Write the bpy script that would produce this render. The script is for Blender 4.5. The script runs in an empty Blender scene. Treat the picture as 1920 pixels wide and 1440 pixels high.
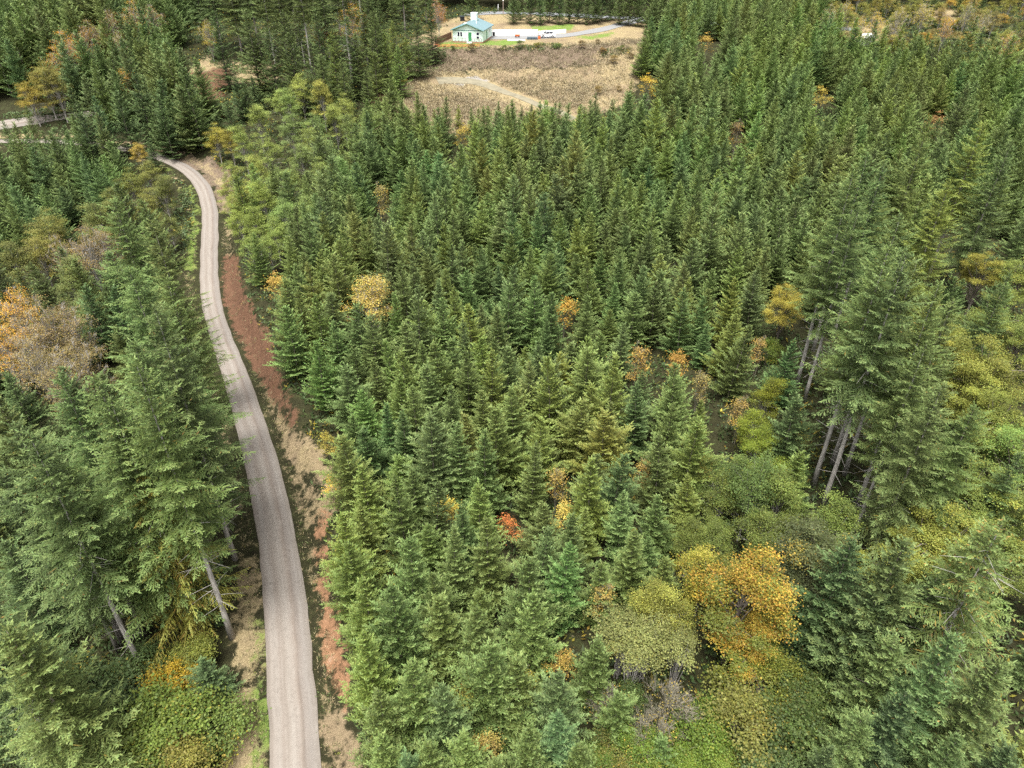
import bpy, math, random
import numpy as np
from mathutils import Vector, Matrix, noise

C = bpy.context.scene.collection
SC = bpy.context.scene
rng = np.random.RandomState(7)
random.seed(7)
R = math.radians

# ------------------------------------------------------------------ camera
W0, H0, FPX = 1920.0, 1440.0, 1321.0
CAM = np.array([0.0, 0.0, 58.0])
PITCH = R(34.0)
cd = bpy.data.cameras.new('camera'); cam = bpy.data.objects.new('camera', cd); C.objects.link(cam)
cam.location = CAM; cam.rotation_euler = (R(90) - PITCH, 0, 0)
cd.sensor_fit = 'HORIZONTAL'; cd.sensor_width = 36.0; cd.lens = 36.0 * FPX / W0
cd.clip_start = 0.5; cd.clip_end = 6000
SC.camera = cam

# ------------------------------------------------------------------ sky, sun, exposure
SUN_EL, SUN_AZ = R(70), R(200)          # high, from behind the camera; azimuth clockwise from +Y
wd = bpy.data.worlds.new('World'); SC.world = wd; wd.use_nodes = True
nt = wd.node_tree; nt.nodes.clear()
sky = nt.nodes.new('ShaderNodeTexSky'); sky.sky_type = 'NISHITA'; sky.sun_disc = False
sky.sun_elevation = SUN_EL; sky.sun_rotation = SUN_AZ; sky.dust_density = 4.0; sky.air_density = 1.0
hs = nt.nodes.new('ShaderNodeHueSaturation'); hs.inputs['Saturation'].default_value = 0.05
bg = nt.nodes.new('ShaderNodeBackground'); bg.inputs['Strength'].default_value = 0.08
wo = nt.nodes.new('ShaderNodeOutputWorld')
nt.links.new(sky.outputs[0], hs.inputs['Color']); nt.links.new(hs.outputs[0], bg.inputs[0]); nt.links.new(bg.outputs[0], wo.inputs[0])
sl = bpy.data.lights.new('sun', 'SUN'); sl.energy = 1.5; sl.angle = R(25); sl.color = (1.0, 0.965, 0.9)
so = bpy.data.objects.new('sun', sl); C.objects.link(so)
sdir = Vector((math.sin(SUN_AZ) * math.cos(SUN_EL), math.cos(SUN_AZ) * math.cos(SUN_EL), math.sin(SUN_EL)))
so.rotation_euler = sdir.to_track_quat('Z', 'Y').to_euler(); so.location = (0, 0, 200)
SC.view_settings.view_transform = 'Standard'; SC.view_settings.look = 'None'
SC.view_settings.gamma = 1.0; SC.view_settings.use_curve_mapping = False
SC.view_settings.exposure = 2.1
SC.cycles.use_denoising = False
SC.cycles.max_bounces = 6; SC.cycles.diffuse_bounces = 3; SC.cycles.transmission_bounces = 4

# ------------------------------------------------------------------ pixel <-> world helpers
cp, sp = math.cos(PITCH), math.sin(PITCH)
FWD = np.array([0, cp, -sp]); UPV = np.array([0, sp, cp])
def project(x, y, z):
    d = np.stack([np.asarray(x, float) - CAM[0], np.asarray(y, float) - CAM[1], np.asarray(z, float) - CAM[2]], -1)
    dep = d @ FWD
    dep = np.where(dep < 0.5, np.nan, dep)
    return W0 / 2 + FPX * d[..., 0] / dep, H0 / 2 - FPX * (d @ UPV) / dep
def ray(px, py):
    a = np.asarray(px, float); b = np.asarray(py, float)
    u = (a - W0 / 2) / FPX; v = (H0 / 2 - b) / FPX
    d = np.stack([u, cp + v * sp, -sp + v * cp], -1)
    return d / np.linalg.norm(d, axis=-1, keepdims=True)

KY = np.array([-400, 0, 40, 90, 134, 155, 175, 198, 214, 222, 250, 300, 420, 800, 1600, 4000.])
KZ = np.array([-10, 0, .5, 3.2, 8.5, 12.5, 17.2, 21.5, 25.8, 26.5, 27.5, 30, 42, 80, 170, 300.])
_ty = np.arange(-400, 4000, 1.0); _tz = np.interp(_ty, KY, KZ)
_k = np.exp(-np.linspace(-2, 2, 13) ** 2); _k /= _k.sum()
_tz = np.convolve(np.pad(_tz, 6, 'edge'), _k, 'valid')
def lump(x, y):
    return (np.sin(x * .071 + 1.3) * np.sin(y * .057 + .4) * .7 + np.sin(x * .19 + y * .13) * .22
            + np.sin(x * .33 - y * .41 + 2.) * .12)
def z_base(x, y):
    x = np.asarray(x, float); y = np.asarray(y, float)
    pad = np.exp(-((np.maximum(np.abs(x - 8) - 36, 0)) / 10) ** 2 - ((np.maximum(np.abs(y - 227) - 11, 0)) / 5) ** 2)
    z = np.interp(y, _ty, _tz) + lump(x, y)
    return z * (1 - pad) + pad * 26.5
def march(px, py, zf, h=0.0):
    d = ray(px, py); lo = 5.0; t = 5.0
    f = lambda t: CAM[2] + d[2] * t - h - float(zf(d[0] * t, d[1] * t))
    while t < 2500 and f(t) > 0:
        lo = t; t *= 1.012
    hi = t
    for _ in range(24):
        m = (lo + hi) / 2
        if f(m) > 0: lo = m
        else: hi = m
    return np.array([d[0] * hi, d[1] * hi])

def resample(p, step):
    p = np.asarray(p, float)
    for _ in range(2):                       # corner cutting
        q = [p[0]]
        for a, b in zip(p[:-1], p[1:]): q += [a * .75 + b * .25, a * .25 + b * .75]
        q.append(p[-1]); p = np.array(q)
    s = np.r_[0, np.cumsum(np.linalg.norm(np.diff(p, axis=0), axis=1))]
    t = np.arange(0, s[-1], step)
    return np.stack([np.interp(t, s, p[:, 0]), np.interp(t, s, p[:, 1])], -1)

ROAD_PX = [(560, 2100), (558, 1640), (555, 1440), (545, 1244), (528, 1067), (508, 933), (471, 800), (449, 727), (425, 660), (398, 593),
           (389, 527), (392, 460), (396, 410), (391, 365), (376, 333), (348, 312), (308, 293), (262, 283), (215, 274),
           (130, 265), (40, 262), (-80, 268), (-260, 285)]
ROAD = resample([march(u, v, z_base) for u, v in ROAD_PX], 1.0)
_sm = np.ones(19) / 19; ROAD = np.stack([np.convolve(np.pad(ROAD[:, k], 9, 'reflect', reflect_type='odd'), _sm, 'valid') for k in (0, 1)], -1)
_rt = np.gradient(ROAD, axis=0); _rt /= np.linalg.norm(_rt, axis=1, keepdims=True)
_rn = np.stack([_rt[:, 1], -_rt[:, 0]], -1)           # right-hand side
def road_rel(x, y, frac=False):
    sh = np.shape(x); P = np.stack([np.ravel(x), np.ravel(y)], -1).astype(float); n = len(P)
    out = np.full(n, 99.0); oi = np.zeros(n, int); of = np.zeros(n)
    for a in range(0, n, 20000):
        q = P[a:a + 20000]
        d2 = ((q[:, None, :] - ROAD[None, ::2, :]) ** 2).sum(-1); i = d2.argmin(1) * 2
        r_ = q - ROAD[i]; al = np.clip((r_ * _rt[i]).sum(-1), -1.6, 1.6); lat = (r_ * _rn[i]).sum(-1)
        dd = np.sqrt(d2.min(1)); out[a:a + 20000] = np.where(dd < 6, lat, dd * np.sign(lat)); oi[a:a + 20000] = i; of[a:a + 20000] = i + al
    if frac: return out.reshape(sh), oi.reshape(sh), of.reshape(sh)
    return out.reshape(sh), oi.reshape(sh)
def smooth(a, b, v):
    t = np.clip((np.asarray(v, float) - a) / (b - a), 0, 1); return t * t * (3 - 2 * t)
ROADZ = z_base(ROAD[:, 0], ROAD[:, 1]); ROADZ = np.convolve(np.pad(ROADZ, 15, 'edge'), np.ones(31) / 31, 'valid')
def z_ground(x, y):
    x = np.asarray(x, float); y = np.asarray(y, float)
    z = z_base(x, y); d, i, fi = road_rel(x, y, True); ad = np.abs(d)
    near = 1 - smooth(3.0, 9.0, ad)
    z = z * (1 - near) + np.interp(fi, np.arange(len(ROADZ)), ROADZ) * near
    yy = ROAD[i, 1]
    hb = np.interp(yy, [0, 30, 45, 60, 75, 95, 120, 135, 150, 175], [1.0, 1.4, 1.5, 1.8, 3.2, 3.6, 2.6, 1.3, .8, .3])
    gul = .22 * np.sin(fi * 1.9 + 1.3 * np.sin(fi * .7)) * smooth(3.2, 4.6, d) * (1 - smooth(5.4, 7.5, d)) * np.clip(hb - 1, 0, 2)
    z = z + gul + hb * smooth(2.9, 6.2, d) * (1 - smooth(14, 40, d)) - 1.2 * smooth(3.2, 12, -d) * (1 - smooth(30, 70, -d))
    return z - .12 * smooth(2.6, 3.2, ad) * (1 - smooth(3.4, 4.4, ad))
_gx = np.r_[np.arange(-330, -90, 2.5), np.arange(-90, 40, .75), np.arange(40, 331, 2.5)]; _gy = np.r_[np.arange(-20, 200, .75), np.arange(200, 480, 1.75)]
_GX, _GY = np.meshgrid(_gx, _gy); _GZ = z_ground(_GX, _GY)
def zg(x, y):                                        # fast bilinear lookup of the terrain
    x = np.asarray(x, float); y = np.asarray(y, float)
    x = np.clip(x, _gx[0], _gx[-1] - 1e-3); y = np.clip(y, _gy[0], _gy[-1] - 1e-3)
    i = np.searchsorted(_gx, x, 'right') - 1; j = np.searchsorted(_gy, y, 'right') - 1
    a = (x - _gx[i]) / (_gx[i + 1] - _gx[i]); b = (y - _gy[j]) / (_gy[j + 1] - _gy[j])
    return (_GZ[j, i] * (1 - a) + _GZ[j, i + 1] * a) * (1 - b) + (_GZ[j + 1, i] * (1 - a) + _GZ[j + 1, i + 1] * a) * b
def base_at(px, py): return march(px, py, zg)
def tip_at(px, py, h): return march(px, py, zg, h)
def in_poly(u, v, poly):
    u = np.asarray(u, float); v = np.asarray(v, float); ins = np.zeros(u.shape, bool); n = len(poly)
    for k in range(n):
        x1, y1 = poly[k]; x2, y2 = poly[(k + 1) % n]
        if y1 == y2: continue
        c = ((y1 > v) != (y2 > v)) & (u < (x2 - x1) * (v - y1) / (y2 - y1) + x1)
        ins ^= c
    return ins

# ------------------------------------------------------------------ materials
def mat(name):
    m = bpy.data.materials.new(name); m.use_nodes = True
    n = m.node_tree.nodes; l = m.node_tree.links
    b = n['Principled BSDF']; b.inputs['Roughness'].default_value = .8
    b.inputs['Specular IOR Level'].default_value = .25
    return m, n, l, b
def mixc(n, l, fac, a, b, mode='MIX'):
    x = n.new('ShaderNodeMix'); x.data_type = 'RGBA'; x.blend_type = mode
    for sock, val in ((x.inputs[0], fac), (x.inputs[6], a), (x.inputs[7], b)):
        if hasattr(val, 'is_output') or isinstance(val, bpy.types.NodeSocket): l.new(val, sock)
        elif isinstance(val, (int, float)): sock.default_value = val
        else: sock.default_value = (*val, 1) if len(val) == 3 else val
    return x.outputs[2]
def nz(n, l, scale, detail=6, rough=.6, vec=None):
    t = n.new('ShaderNodeTexNoise'); t.inputs['Scale'].default_value = scale
    t.inputs['Detail'].default_value = detail; t.inputs['Roughness'].default_value = rough
    if vec is not None: l.new(vec, t.inputs['Vector'])
    return t.outputs['Fac']
def ramp(n, l, fac, stops):
    r = n.new('ShaderNodeValToRGB'); e = r.color_ramp.elements
    while len(e) > 1: e.remove(e[0])
    e[0].position = stops[0][0]; e[0].color = (*stops[0][1], 1)
    for p, c in stops[1:]:
        k = e.new(p); k.color = (*c, 1)
    l.new(fac, r.inputs[0]); return r.outputs[0]
def attr(n, name, typ='GEOMETRY'):
    a = n.new('ShaderNodeAttribute'); a.attribute_name = name; a.attribute_type = typ; return a
def geo_pos(n):
    return n.new('ShaderNodeNewGeometry').outputs['Position']
def bump(n, l, h, b, strength=.5, dist=.1):
    x = n.new('ShaderNodeBump'); x.inputs['Strength'].default_value = strength; x.inputs['Distance'].default_value = dist
    l.new(h, x.inputs['Height']); l.new(x.outputs[0], b.inputs['Normal'])
def plain(name, col, rough=.7, nscale=0., namp=.15, metal=0.):
    m, n, l, b = mat(name); b.inputs['Roughness'].default_value = rough; b.inputs['Metallic'].default_value = metal
    if nscale:
        f = nz(n, l, nscale, vec=geo_pos(n))
        c = mixc(n, l, f, tuple(x * (1 - namp * 2) for x in col), tuple(min(1, x * (1 + namp * 2)) for x in col))
        l.new(c, b.inputs['Base Color'])
    else: b.inputs['Base Color'].default_value = (*col, 1)
    return m

def foliage(name, autumn_stops, transl, rough=.65, tips=None):
    """leaf colour = the tree's own colour, varied leaf by leaf, turning along an autumn ramp by the leaf's own state"""
    m, n, l, b = mat(name)
    own = attr(n, 'color', 'INSTANCER').outputs['Color']
    va = attr(n, 'leaf'); sep = n.new('ShaderNodeSeparateColor'); l.new(va.outputs['Color'], sep.inputs[0])
    if tips:
        tf = n.new('ShaderNodeMapRange'); l.new(va.outputs['Alpha'], tf.inputs[0]); tf.inputs[1].default_value = .62; tf.inputs[2].default_value = 1.05; tf.inputs[4].default_value = .42
        own = mixc(n, l, tf.outputs[0], own, tips)
    aut = ramp(n, l, sep.outputs[1], autumn_stops)
    fac = n.new('ShaderNodeMapRange'); l.new(sep.outputs[1], fac.inputs[0]); fac.inputs[1].default_value = .05; fac.inputs[2].default_value = .35; fac.inputs[4].default_value = .72
    c = mixc(n, l, fac.outputs[0], own, aut)
    br = n.new('ShaderNodeMapRange'); l.new(sep.outputs[0], br.inputs[0]); br.inputs[3].default_value = .42; br.inputs[4].default_value = 1.95
    val = n.new('ShaderNodeHueSaturation'); l.new(c, val.inputs['Color']); l.new(br.outputs[0], val.inputs['Value'])
    hu = n.new('ShaderNodeMapRange'); l.new(sep.outputs[2], hu.inputs[0]); hu.inputs[3].default_value = .482; hu.inputs[4].default_value = .518
    l.new(hu.outputs[0], val.inputs['Hue'])
    b.inputs['Roughness'].default_value = rough; b.inputs['Specular IOR Level'].default_value = .3
    l.new(val.outputs[0], b.inputs['Base Color'])
    t = n.new('ShaderNodeBsdfTranslucent'); l.new(val.outputs[0], t.inputs[0])
    ms = n.new('ShaderNodeMixShader'); ms.inputs[0].default_value = transl
    l.new(b.outputs[0], ms.inputs[1]); l.new(t.outputs[0], ms.inputs[2])
    l.new(ms.outputs[0], n['Material Output'].inputs[0])
    return m
M_needle = foliage('fir_needles', [(0, (.2, .17, .03)), (.5, (.25, .15, .03)), (1, (.16, .055, .02))], .15, tips=(.17, .225, .085))
M_leaf = foliage('tree_leaves', [(0, (.22, .2, .03)), (.35, (.36, .26, .035)), (.7, (.42, .22, .03)), (1, (.24, .09, .025))], .25, .6)

def bark(name, dark, light):
    m, n, l, b = mat(name); p = geo_pos(n)
    mp = n.new('ShaderNodeMapping'); mp.inputs['Scale'].default_value = (1, 1, .16); l.new(p, mp.inputs[0])
    f = nz(n, l, 7, 8, .7, mp.outputs[0]); g = nz(n, l, .8, 4, .6, p)
    c = ramp(n, l, f, [(.3, dark), (.7, light)])
    c = mixc(n, l, .35, c, ramp(n, l, g, [(.35, tuple(x * .6 for x in dark)), (.65, light)]))
    l.new(c, b.inputs['Base Color']); b.inputs['Roughness'].default_value = .9; bump(n, l, f, b, .8, .08)
    return m
M_bark = bark('fir_bark', (.09, .07, .055), (.26, .225, .19))
M_oldbark = bark('old_fir_bark', (.15, .13, .11), (.37, .34, .30))
M_palebark = bark('pale_bark', (.2, .185, .165), (.48, .45, .41))
M_twig = bark('grey_twigs', (.13, .115, .08), (.29, .265, .20))

# ground: a dark forest floor; cleared, dug and mown areas are given by masks that belong to the land
def ground_mat():
    m, n, l, b = mat('forest_ground'); p = geo_pos(n)
    a1 = attr(n, 'cover'); s1 = n.new('ShaderNodeSeparateColor'); l.new(a1.outputs['Color'], s1.inputs[0])
    a2 = attr(n, 'cover_b'); s2 = n.new('ShaderNodeSeparateColor'); l.new(a2.outputs['Color'], s2.inputs[0])
    big = nz(n, l, .11, 5, .6, p); mid = nz(n, l, .8, 8, .7, p); fine = nz(n, l, 6, 8, .75, p)
    floor = ramp(n, l, mid, [(.3, (.018, .016, .009)), (.55, (.036, .036, .016)), (.75, (.042, .056, .019))])
    tan = ramp(n, l, fine, [(.25, (.14, .105, .058)), (.5, (.26, .205, .112)), (.75, (.38, .315, .19))])
    tan = mixc(n, l, ramp(n, l, big, [(.45, (0, 0, 0)), (.6, (.7, .7, .7))]), tan, ramp(n, l, mid, [(.3, (.12, .085, .06)), (.7, (.24, .18, .115))]))
    soil = ramp(n, l, mid, [(.25, (.045, .026, .018)), (.42, (.078, .042, .027)), (.6, (.115, .062, .038)), (.8, (.17, .11, .07))])
    soil = mixc(n, l, .35, soil, ramp(n, l, fine, [(.3, (.07, .033, .02)), (.7, (.22, .125, .075))]))
    gran = n.new('ShaderNodeVectorMath'); gran.operation = 'MULTIPLY'; gran.inputs[1].default_value = (1, 1, .2); l.new(p, gran.inputs[0])
    lawn = ramp(n, l, fine, [(.3, (.07, .12, .02)), (.7, (.16, .25, .05))])
    lawn = mixc(n, l, ramp(n, l, mid, [(.45, (0, 0, 0)), (.7, (.55, .55, .55))]), lawn, (.25, .21, .09))
    brown = ramp(n, l, fine, [(.3, (.085, .062, .045)), (.55, (.16, .12, .085)), (.8, (.27, .21, .15))])
    osoil = ramp(n, l, mid, [(.3, (.16, .085, .045)), (.6, (.27, .15, .085)), (.8, (.34, .22, .14))])
    def wob(s):       # ragged mask edges
        mm = n.new('ShaderNodeMath'); mm.operation = 'ADD'; l.new(s, mm.inputs[0])
        sc = n.new('ShaderNodeMapRange'); l.new(mid, sc.inputs[0]); sc.inputs[1].default_value = .3; sc.inputs[2].default_value = .7
        sc.inputs[3].default_value = -.42; sc.inputs[4].default_value = .42; l.new(sc.outputs[0], mm.inputs[1])
        r = n.new('ShaderNodeMapRange'); l.new(mm.outputs[0], r.inputs[0]); r.inputs[1].default_value = .38; r.inputs[2].default_value = .62
        return r.outputs[0]
    c = mixc(n, l, wob(s2.outputs[0]), floor, brown)
    c = mixc(n, l, wob(s1.outputs[0]), c, tan)
    c = mixc(n, l, wob(s1.outputs[2]), c, lawn)
    c = mixc(n, l, wob(s1.outputs[1]), c, soil)
    c = mixc(n, l, wob(s2.outputs[2]), c, osoil)
    gv = ramp(n, l, fine, [(.3, (.17, .155, .14)), (.7, (.36, .34, .31))])
    c = mixc(n, l, wob(s2.outputs[1]), c, gv)
    l.new(c, b.inputs['Base Color']); b.inputs['Roughness'].default_value = .95; b.inputs['Specular IOR Level'].default_value = .1
    bump(n, l, fine, b, .9, .2)
    return m

def road_mat(name, shade=1.0):
    m, n, l, b = mat(name); p = geo_pos(n)
    uv = n.new('ShaderNodeUVMap'); sx = n.new('ShaderNodeSeparateXYZ'); l.new(uv.outputs[0], sx.inputs[0])
    mp = n.new('ShaderNodeMapping'); mp.inputs['Scale'].default_value = (14, .12, 1); l.new(uv.outputs[0], mp.inputs[0])
    streak = nz(n, l, 1.0, 6, .65, mp.outputs[0])
    blot = nz(n, l, .35, 6, .65, p); fine = nz(n, l, 9, 8, .8, p)
    base = ramp(n, l, streak, [(.28, (0.136, 0.113, 0.092)), (.5, (0.205, 0.177, 0.153)), (.72, (0.273, 0.248, 0.218))])
    ud = n.new('ShaderNodeMath'); ud.operation = 'ADD'; l.new(sx.outputs[0], ud.inputs[0])
    wv = n.new('ShaderNodeMapRange'); l.new(blot, wv.inputs[0]); wv.inputs[3].default_value = -.06; wv.inputs[4].default_value = .06; l.new(wv.outputs[0], ud.inputs[1])
    lanes = ramp(n, l, ud.outputs[0], [(0, (0.102, 0.081, 0.061)), (.06, (0.177, 0.149, 0.125)), (.12, (0.252, 0.223, 0.196)), (.2, (0.273, 0.248, 0.220)), (.29, (0.211, 0.177, 0.150)), (.38, (0.205, 0.174, 0.146)),
                                       (.48, (0.286, 0.259, 0.228)), (.57, (0.266, 0.234, 0.204)), (.645, (0.184, 0.145, 0.118)), (.69, (0.109, 0.081, 0.065)), (.74, (0.164, 0.142, 0.128)), (.84, (0.194, 0.180, 0.167)), (.93, (0.164, 0.149, 0.132)), (1, (0.116, 0.099, 0.078))])
    stones = nz(n, l, 2.2, 3, .5, p)
    c = mixc(n, l, ramp(n, l, blot, [(.35, (0.284, 0.289, 0.289)), (.65, (0.757, 0.770, 0.770))]), base, lanes)
    c = mixc(n, l, ramp(n, l, stones, [(.56, (0, 0, 0)), (.68, (0.284, 0.289, 0.289))]), c, (0.113, 0.097, 0.081))
    c = mixc(n, l, ramp(n, l, blot, [(.42, (0, 0, 0)), (.7, (0.307, 0.319, 0.320))]), c, (0.164, 0.135, 0.111))
    c = mixc(n, l, .2, c, ramp(n, l, fine, [(.3, (0.068, 0.057, 0.050)), (.5, (0.164, 0.145, 0.128)), (.75, (0.273, 0.262, 0.243))]))
    l.new(c, b.inputs['Base Color']); b.inputs['Roughness'].default_value = .95
    bump(n, l, fine, b, .5, .05)
    return m

# ------------------------------------------------------------------ mesh helpers
def obj(name, mesh, parent=None, m=None, coll=C):
    o = bpy.data.objects.new(name, mesh); coll.objects.link(o)
    if parent is not None: o.parent = parent
    if m is not None and not mesh.materials: mesh.materials.append(m)
    return o
def quads_mesh(name, verts, m, leaf=None, tris=False):
    me = bpy.data.meshes.new(name); k = 3 if tris else 4
    nv = len(verts); nf = nv // k
    me.vertices.add(nv); me.vertices.foreach_set('co', verts.astype(np.float32).ravel())
    me.loops.add(nv); me.loops.foreach_set('vertex_index', np.arange(nv, dtype=np.int32))
    me.polygons.add(nf); me.polygons.foreach_set('loop_start', np.arange(0, nv, k, dtype=np.int32))
    try: me.polygons.foreach_set('loop_total', np.full(nf, k, dtype=np.int32))
    except Exception: pass
    me.update(calc_edges=True)
    if leaf is not None:
        a = me.attributes.new('leaf', 'FLOAT_COLOR', 'FACE')
        a.data.foreach_set('color', (leaf if leaf.shape[1] == 4 else np.c_[leaf, np.ones(nf)]).astype(np.float32).ravel())
    me.materials.append(m); return me
class MB:
    def __init__(s): s.v = []; s.f = []
    def tube(s, pts, rad, n=6, cap=True):
        pts = [Vector(p) for p in pts]; b0 = len(s.v)
        for i, p in enumerate(pts):
            d = (pts[min(i + 1, len(pts) - 1)] - pts[max(i - 1, 0)]).normalized()
            a = d.cross(Vector((0, 0, 1)) if abs(d.z) < .9 else Vector((1, 0, 0))).normalized(); c = d.cross(a)
            for k in range(n):
                t = 2 * math.pi * k / n
                s.v.append(p + (a * math.cos(t) + c * math.sin(t)) * rad[i])
        for i in range(len(pts) - 1):
            for k in range(n):
                s.f.append((b0 + i * n + k, b0 + i * n + (k + 1) % n, b0 + (i + 1) * n + (k + 1) % n, b0 + (i + 1) * n + k))
        if cap:
            s.f.append(tuple(b0 + (len(pts) - 1) * n + k for k in range(n))); s.f.append(tuple(b0 + k for k in reversed(range(n))))
        return s
    def box(s, x0, x1, y0, y1, z0, z1):
        b = len(s.v); s.v += [Vector((x, y, z)) for z in (z0, z1) for x, y in ((x0, y0), (x1, y0), (x1, y1), (x0, y1))]
        s.f += [tuple(b + k for k in q) for q in ((3, 2, 1, 0), (4, 5, 6, 7), (0, 1, 5, 4), (1, 2, 6, 5), (2, 3, 7, 6), (3, 0, 4, 7))]
        return s
    def poly(s, pts, f):
        b = len(s.v); s.v += [Vector(p) for p in pts]; s.f += [tuple(b + k for k in q) for q in f]; return s
    def mesh(s, name, m, smooth_=False):
        me = bpy.data.meshes.new(name); me.from_pydata([tuple(v) for v in s.v], [], s.f); me.update()
        me.materials.append(m)
        if smooth_: me.polygons.foreach_set('use_smooth', [True] * len(me.polygons))
        return me

def unit(a): return a / np.maximum(np.linalg.norm(a, axis=-1, keepdims=True), 1e-9)
def cards(P, D, L, Wd, r, N=None, roll=.9):
    """diamond sprays: start P, direction D, length L, width Wd; faces lean to N"""
    n = len(P); D = unit(D)
    if N is None: N = np.tile([0, 0, 1.], (n, 1))
    N = N + r.normal(0, roll * .5, (n, 3)); S = unit(np.cross(D, N))
    L = np.asarray(L)[:, None]; Wd = np.asarray(Wd)[:, None]
    mid = P + D * L * .42
    return np.stack([P, mid + S * Wd / 2, P + D * L, mid - S * Wd / 2], 1).reshape(-1, 3)

# ------------------------------------------------------------------ conifers
def conifer(seed, H, Rad, z0, whorl, nb, up0, up1, curl, hang, tl, ml, mw, prof=.8, ragged=.16, twist=0.0, rust=0.0, lean=0.0, density=1.0):
    r = np.random.RandomState(seed); Ps, Ds, Ls, Ws, Ns, As = [], [], [], [], [], []
    z = z0; lobes = r.uniform(0, 6.28, 3)
    while z < H - .25:
        t = (z - z0) / (H - z0)
        Lmax = Rad * ((1 - t) ** prof) * (.55 + .45 * min(1, t / .12 + .35)) + .12
        k = max(3, int(round(nb * (1 - .35 * t)) + r.randint(-1, 2))); a0 = r.uniform(0, 6.28)
        for b in range(k):
            az = a0 + 6.283 * b / k + r.normal(0, .28)
            lob = 1 + .14 * math.sin(2 * az + lobes[0] + .2 * z) + .13 * math.sin(3 * az + lobes[1] + z)
            L = Lmax * np.clip(r.normal(1, ragged), .45, 1.4) * lob
            zz = z + r.normal(0, whorl * .28)
            sl = up0 + (up1 - up0) * t + r.normal(0, .09)
            ax = np.array([math.cos(az), math.sin(az), 0]); side = np.array([-ax[1], ax[0], 0])
            step = .17 / density * (1 + .25 * L / 2)
            s = np.arange(.07 if L > .7 else .02, 1.0, step / L) ; s = s + r.uniform(-.3, .3, len(s)) * step / L
            s = np.clip(s, 0.02, 1); n = len(s)
            pos = np.array([0, 0, zz]) + ax * (L * s)[:, None]; pos[:, 2] += L * (sl * s + curl * s * s)
            pos += side * (twist * L * s * s)[:, None]
            tan = unit(ax + np.array([0, 0, 1.]) * (sl + 2 * curl * s)[:, None])
            # the leader of the branch
            Ps.append(pos); Ds.append(tan); Ls.append(np.full(n, step * 2.0)); Ws.append(np.full(n, mw * 1.1)); Ns.append(np.tile([0, 0, 1.], (n, 1))); As.append(s)
            for sgn in (-1, 1):
                l_t = (tl * L * (1 - s) ** .8 * (.35 + .65 * np.minimum(1, s / .3)) + .14) * r.uniform(.65, 1.2, n)
                dirs = unit(tan * r.uniform(.45, .8, n)[:, None] + side * sgn * .8 + np.array([0, 0, 1.]) * (hang + r.normal(0, .12, n))[:, None])
                Ps.append(pos); Ds.append(dirs); Ls.append(l_t); Ws.append(np.full(n, mw * .9)); Ns.append(np.tile([0, 0, 1.], (n, 1))); As.append(s)
                km = np.maximum(1, (l_t / (ml * .62)).astype(int)); idx = np.repeat(np.arange(n), km)
                f = np.concatenate([np.arange(q) / q for q in km]) + r.uniform(0, .2, len(idx))
                sg2 = r.choice([-1, 1], len(idx))
                sd2 = unit(np.cross(dirs[idx], [0, 0, 1.])) * sg2[:, None]
                mp = pos[idx] + dirs[idx] * (l_t[idx] * f)[:, None]; mp[:, 2] += hang * .5 * l_t[idx] * f * f
                md = unit(dirs[idx] * .75 + sd2 * .7 + np.array([0, 0, 1.]) * (hang * 1.1 + r.normal(0.04, .2, len(idx)))[:, None])
                Ps.append(mp); Ds.append(md); Ls.append(ml * r.uniform(.6, 1.25, len(idx))); Ws.append(mw * r.uniform(.7, 1.2, len(idx)))
                Ns.append(np.tile([0, 0, 1.], (len(idx), 1))); As.append(np.clip(s[idx] + f * .25, 0, 1.1))
        z += whorl * (1 - .45 * t) * r.uniform(.7, 1.25)
    n = 10                                            # leading shoot
    Ps.append(np.c_[np.zeros(n), np.zeros(n), np.linspace(H - .9, H - .2, n)]); az = r.uniform(0, 6.28, n)
    Ds.append(np.c_[np.cos(az) * .45, np.sin(az) * .45, np.ones(n)]); Ls.append(np.full(n, .36)); Ws.append(np.full(n, mw)); Ns.append(np.c_[np.cos(az), np.sin(az), np.zeros(n)]); As.append(np.ones(n))
    P = np.concatenate(Ps); D = np.concatenate(Ds); L = np.concatenate(Ls); Wd = np.concatenate(Ws); N = np.concatenate(Ns)
    bow = lean * np.clip(P[:, 2] / H, 0, 1) ** 2; P[:, 0] += bow
    v = cards(P, D, L, Wd, r, N); n = len(P)
    clump = .5 + .5 * np.sin(P[:, 0] * 2.1 + seed) * np.sin(P[:, 1] * 2.3 + 1.1 * seed) * np.sin(P[:, 2] * 1.7)
    A = np.concatenate(As); leaf = np.c_[np.clip(r.normal(.32, .10, n) + .14 * (clump - .5) + .40 * np.clip((A - .55) / .45, 0, 1), 0, 1), np.where(r.rand(n) < rust, r.uniform(.2, .9, n), 0), r.rand(n), np.clip(A, 0, 1)]
    return v, leaf
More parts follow.
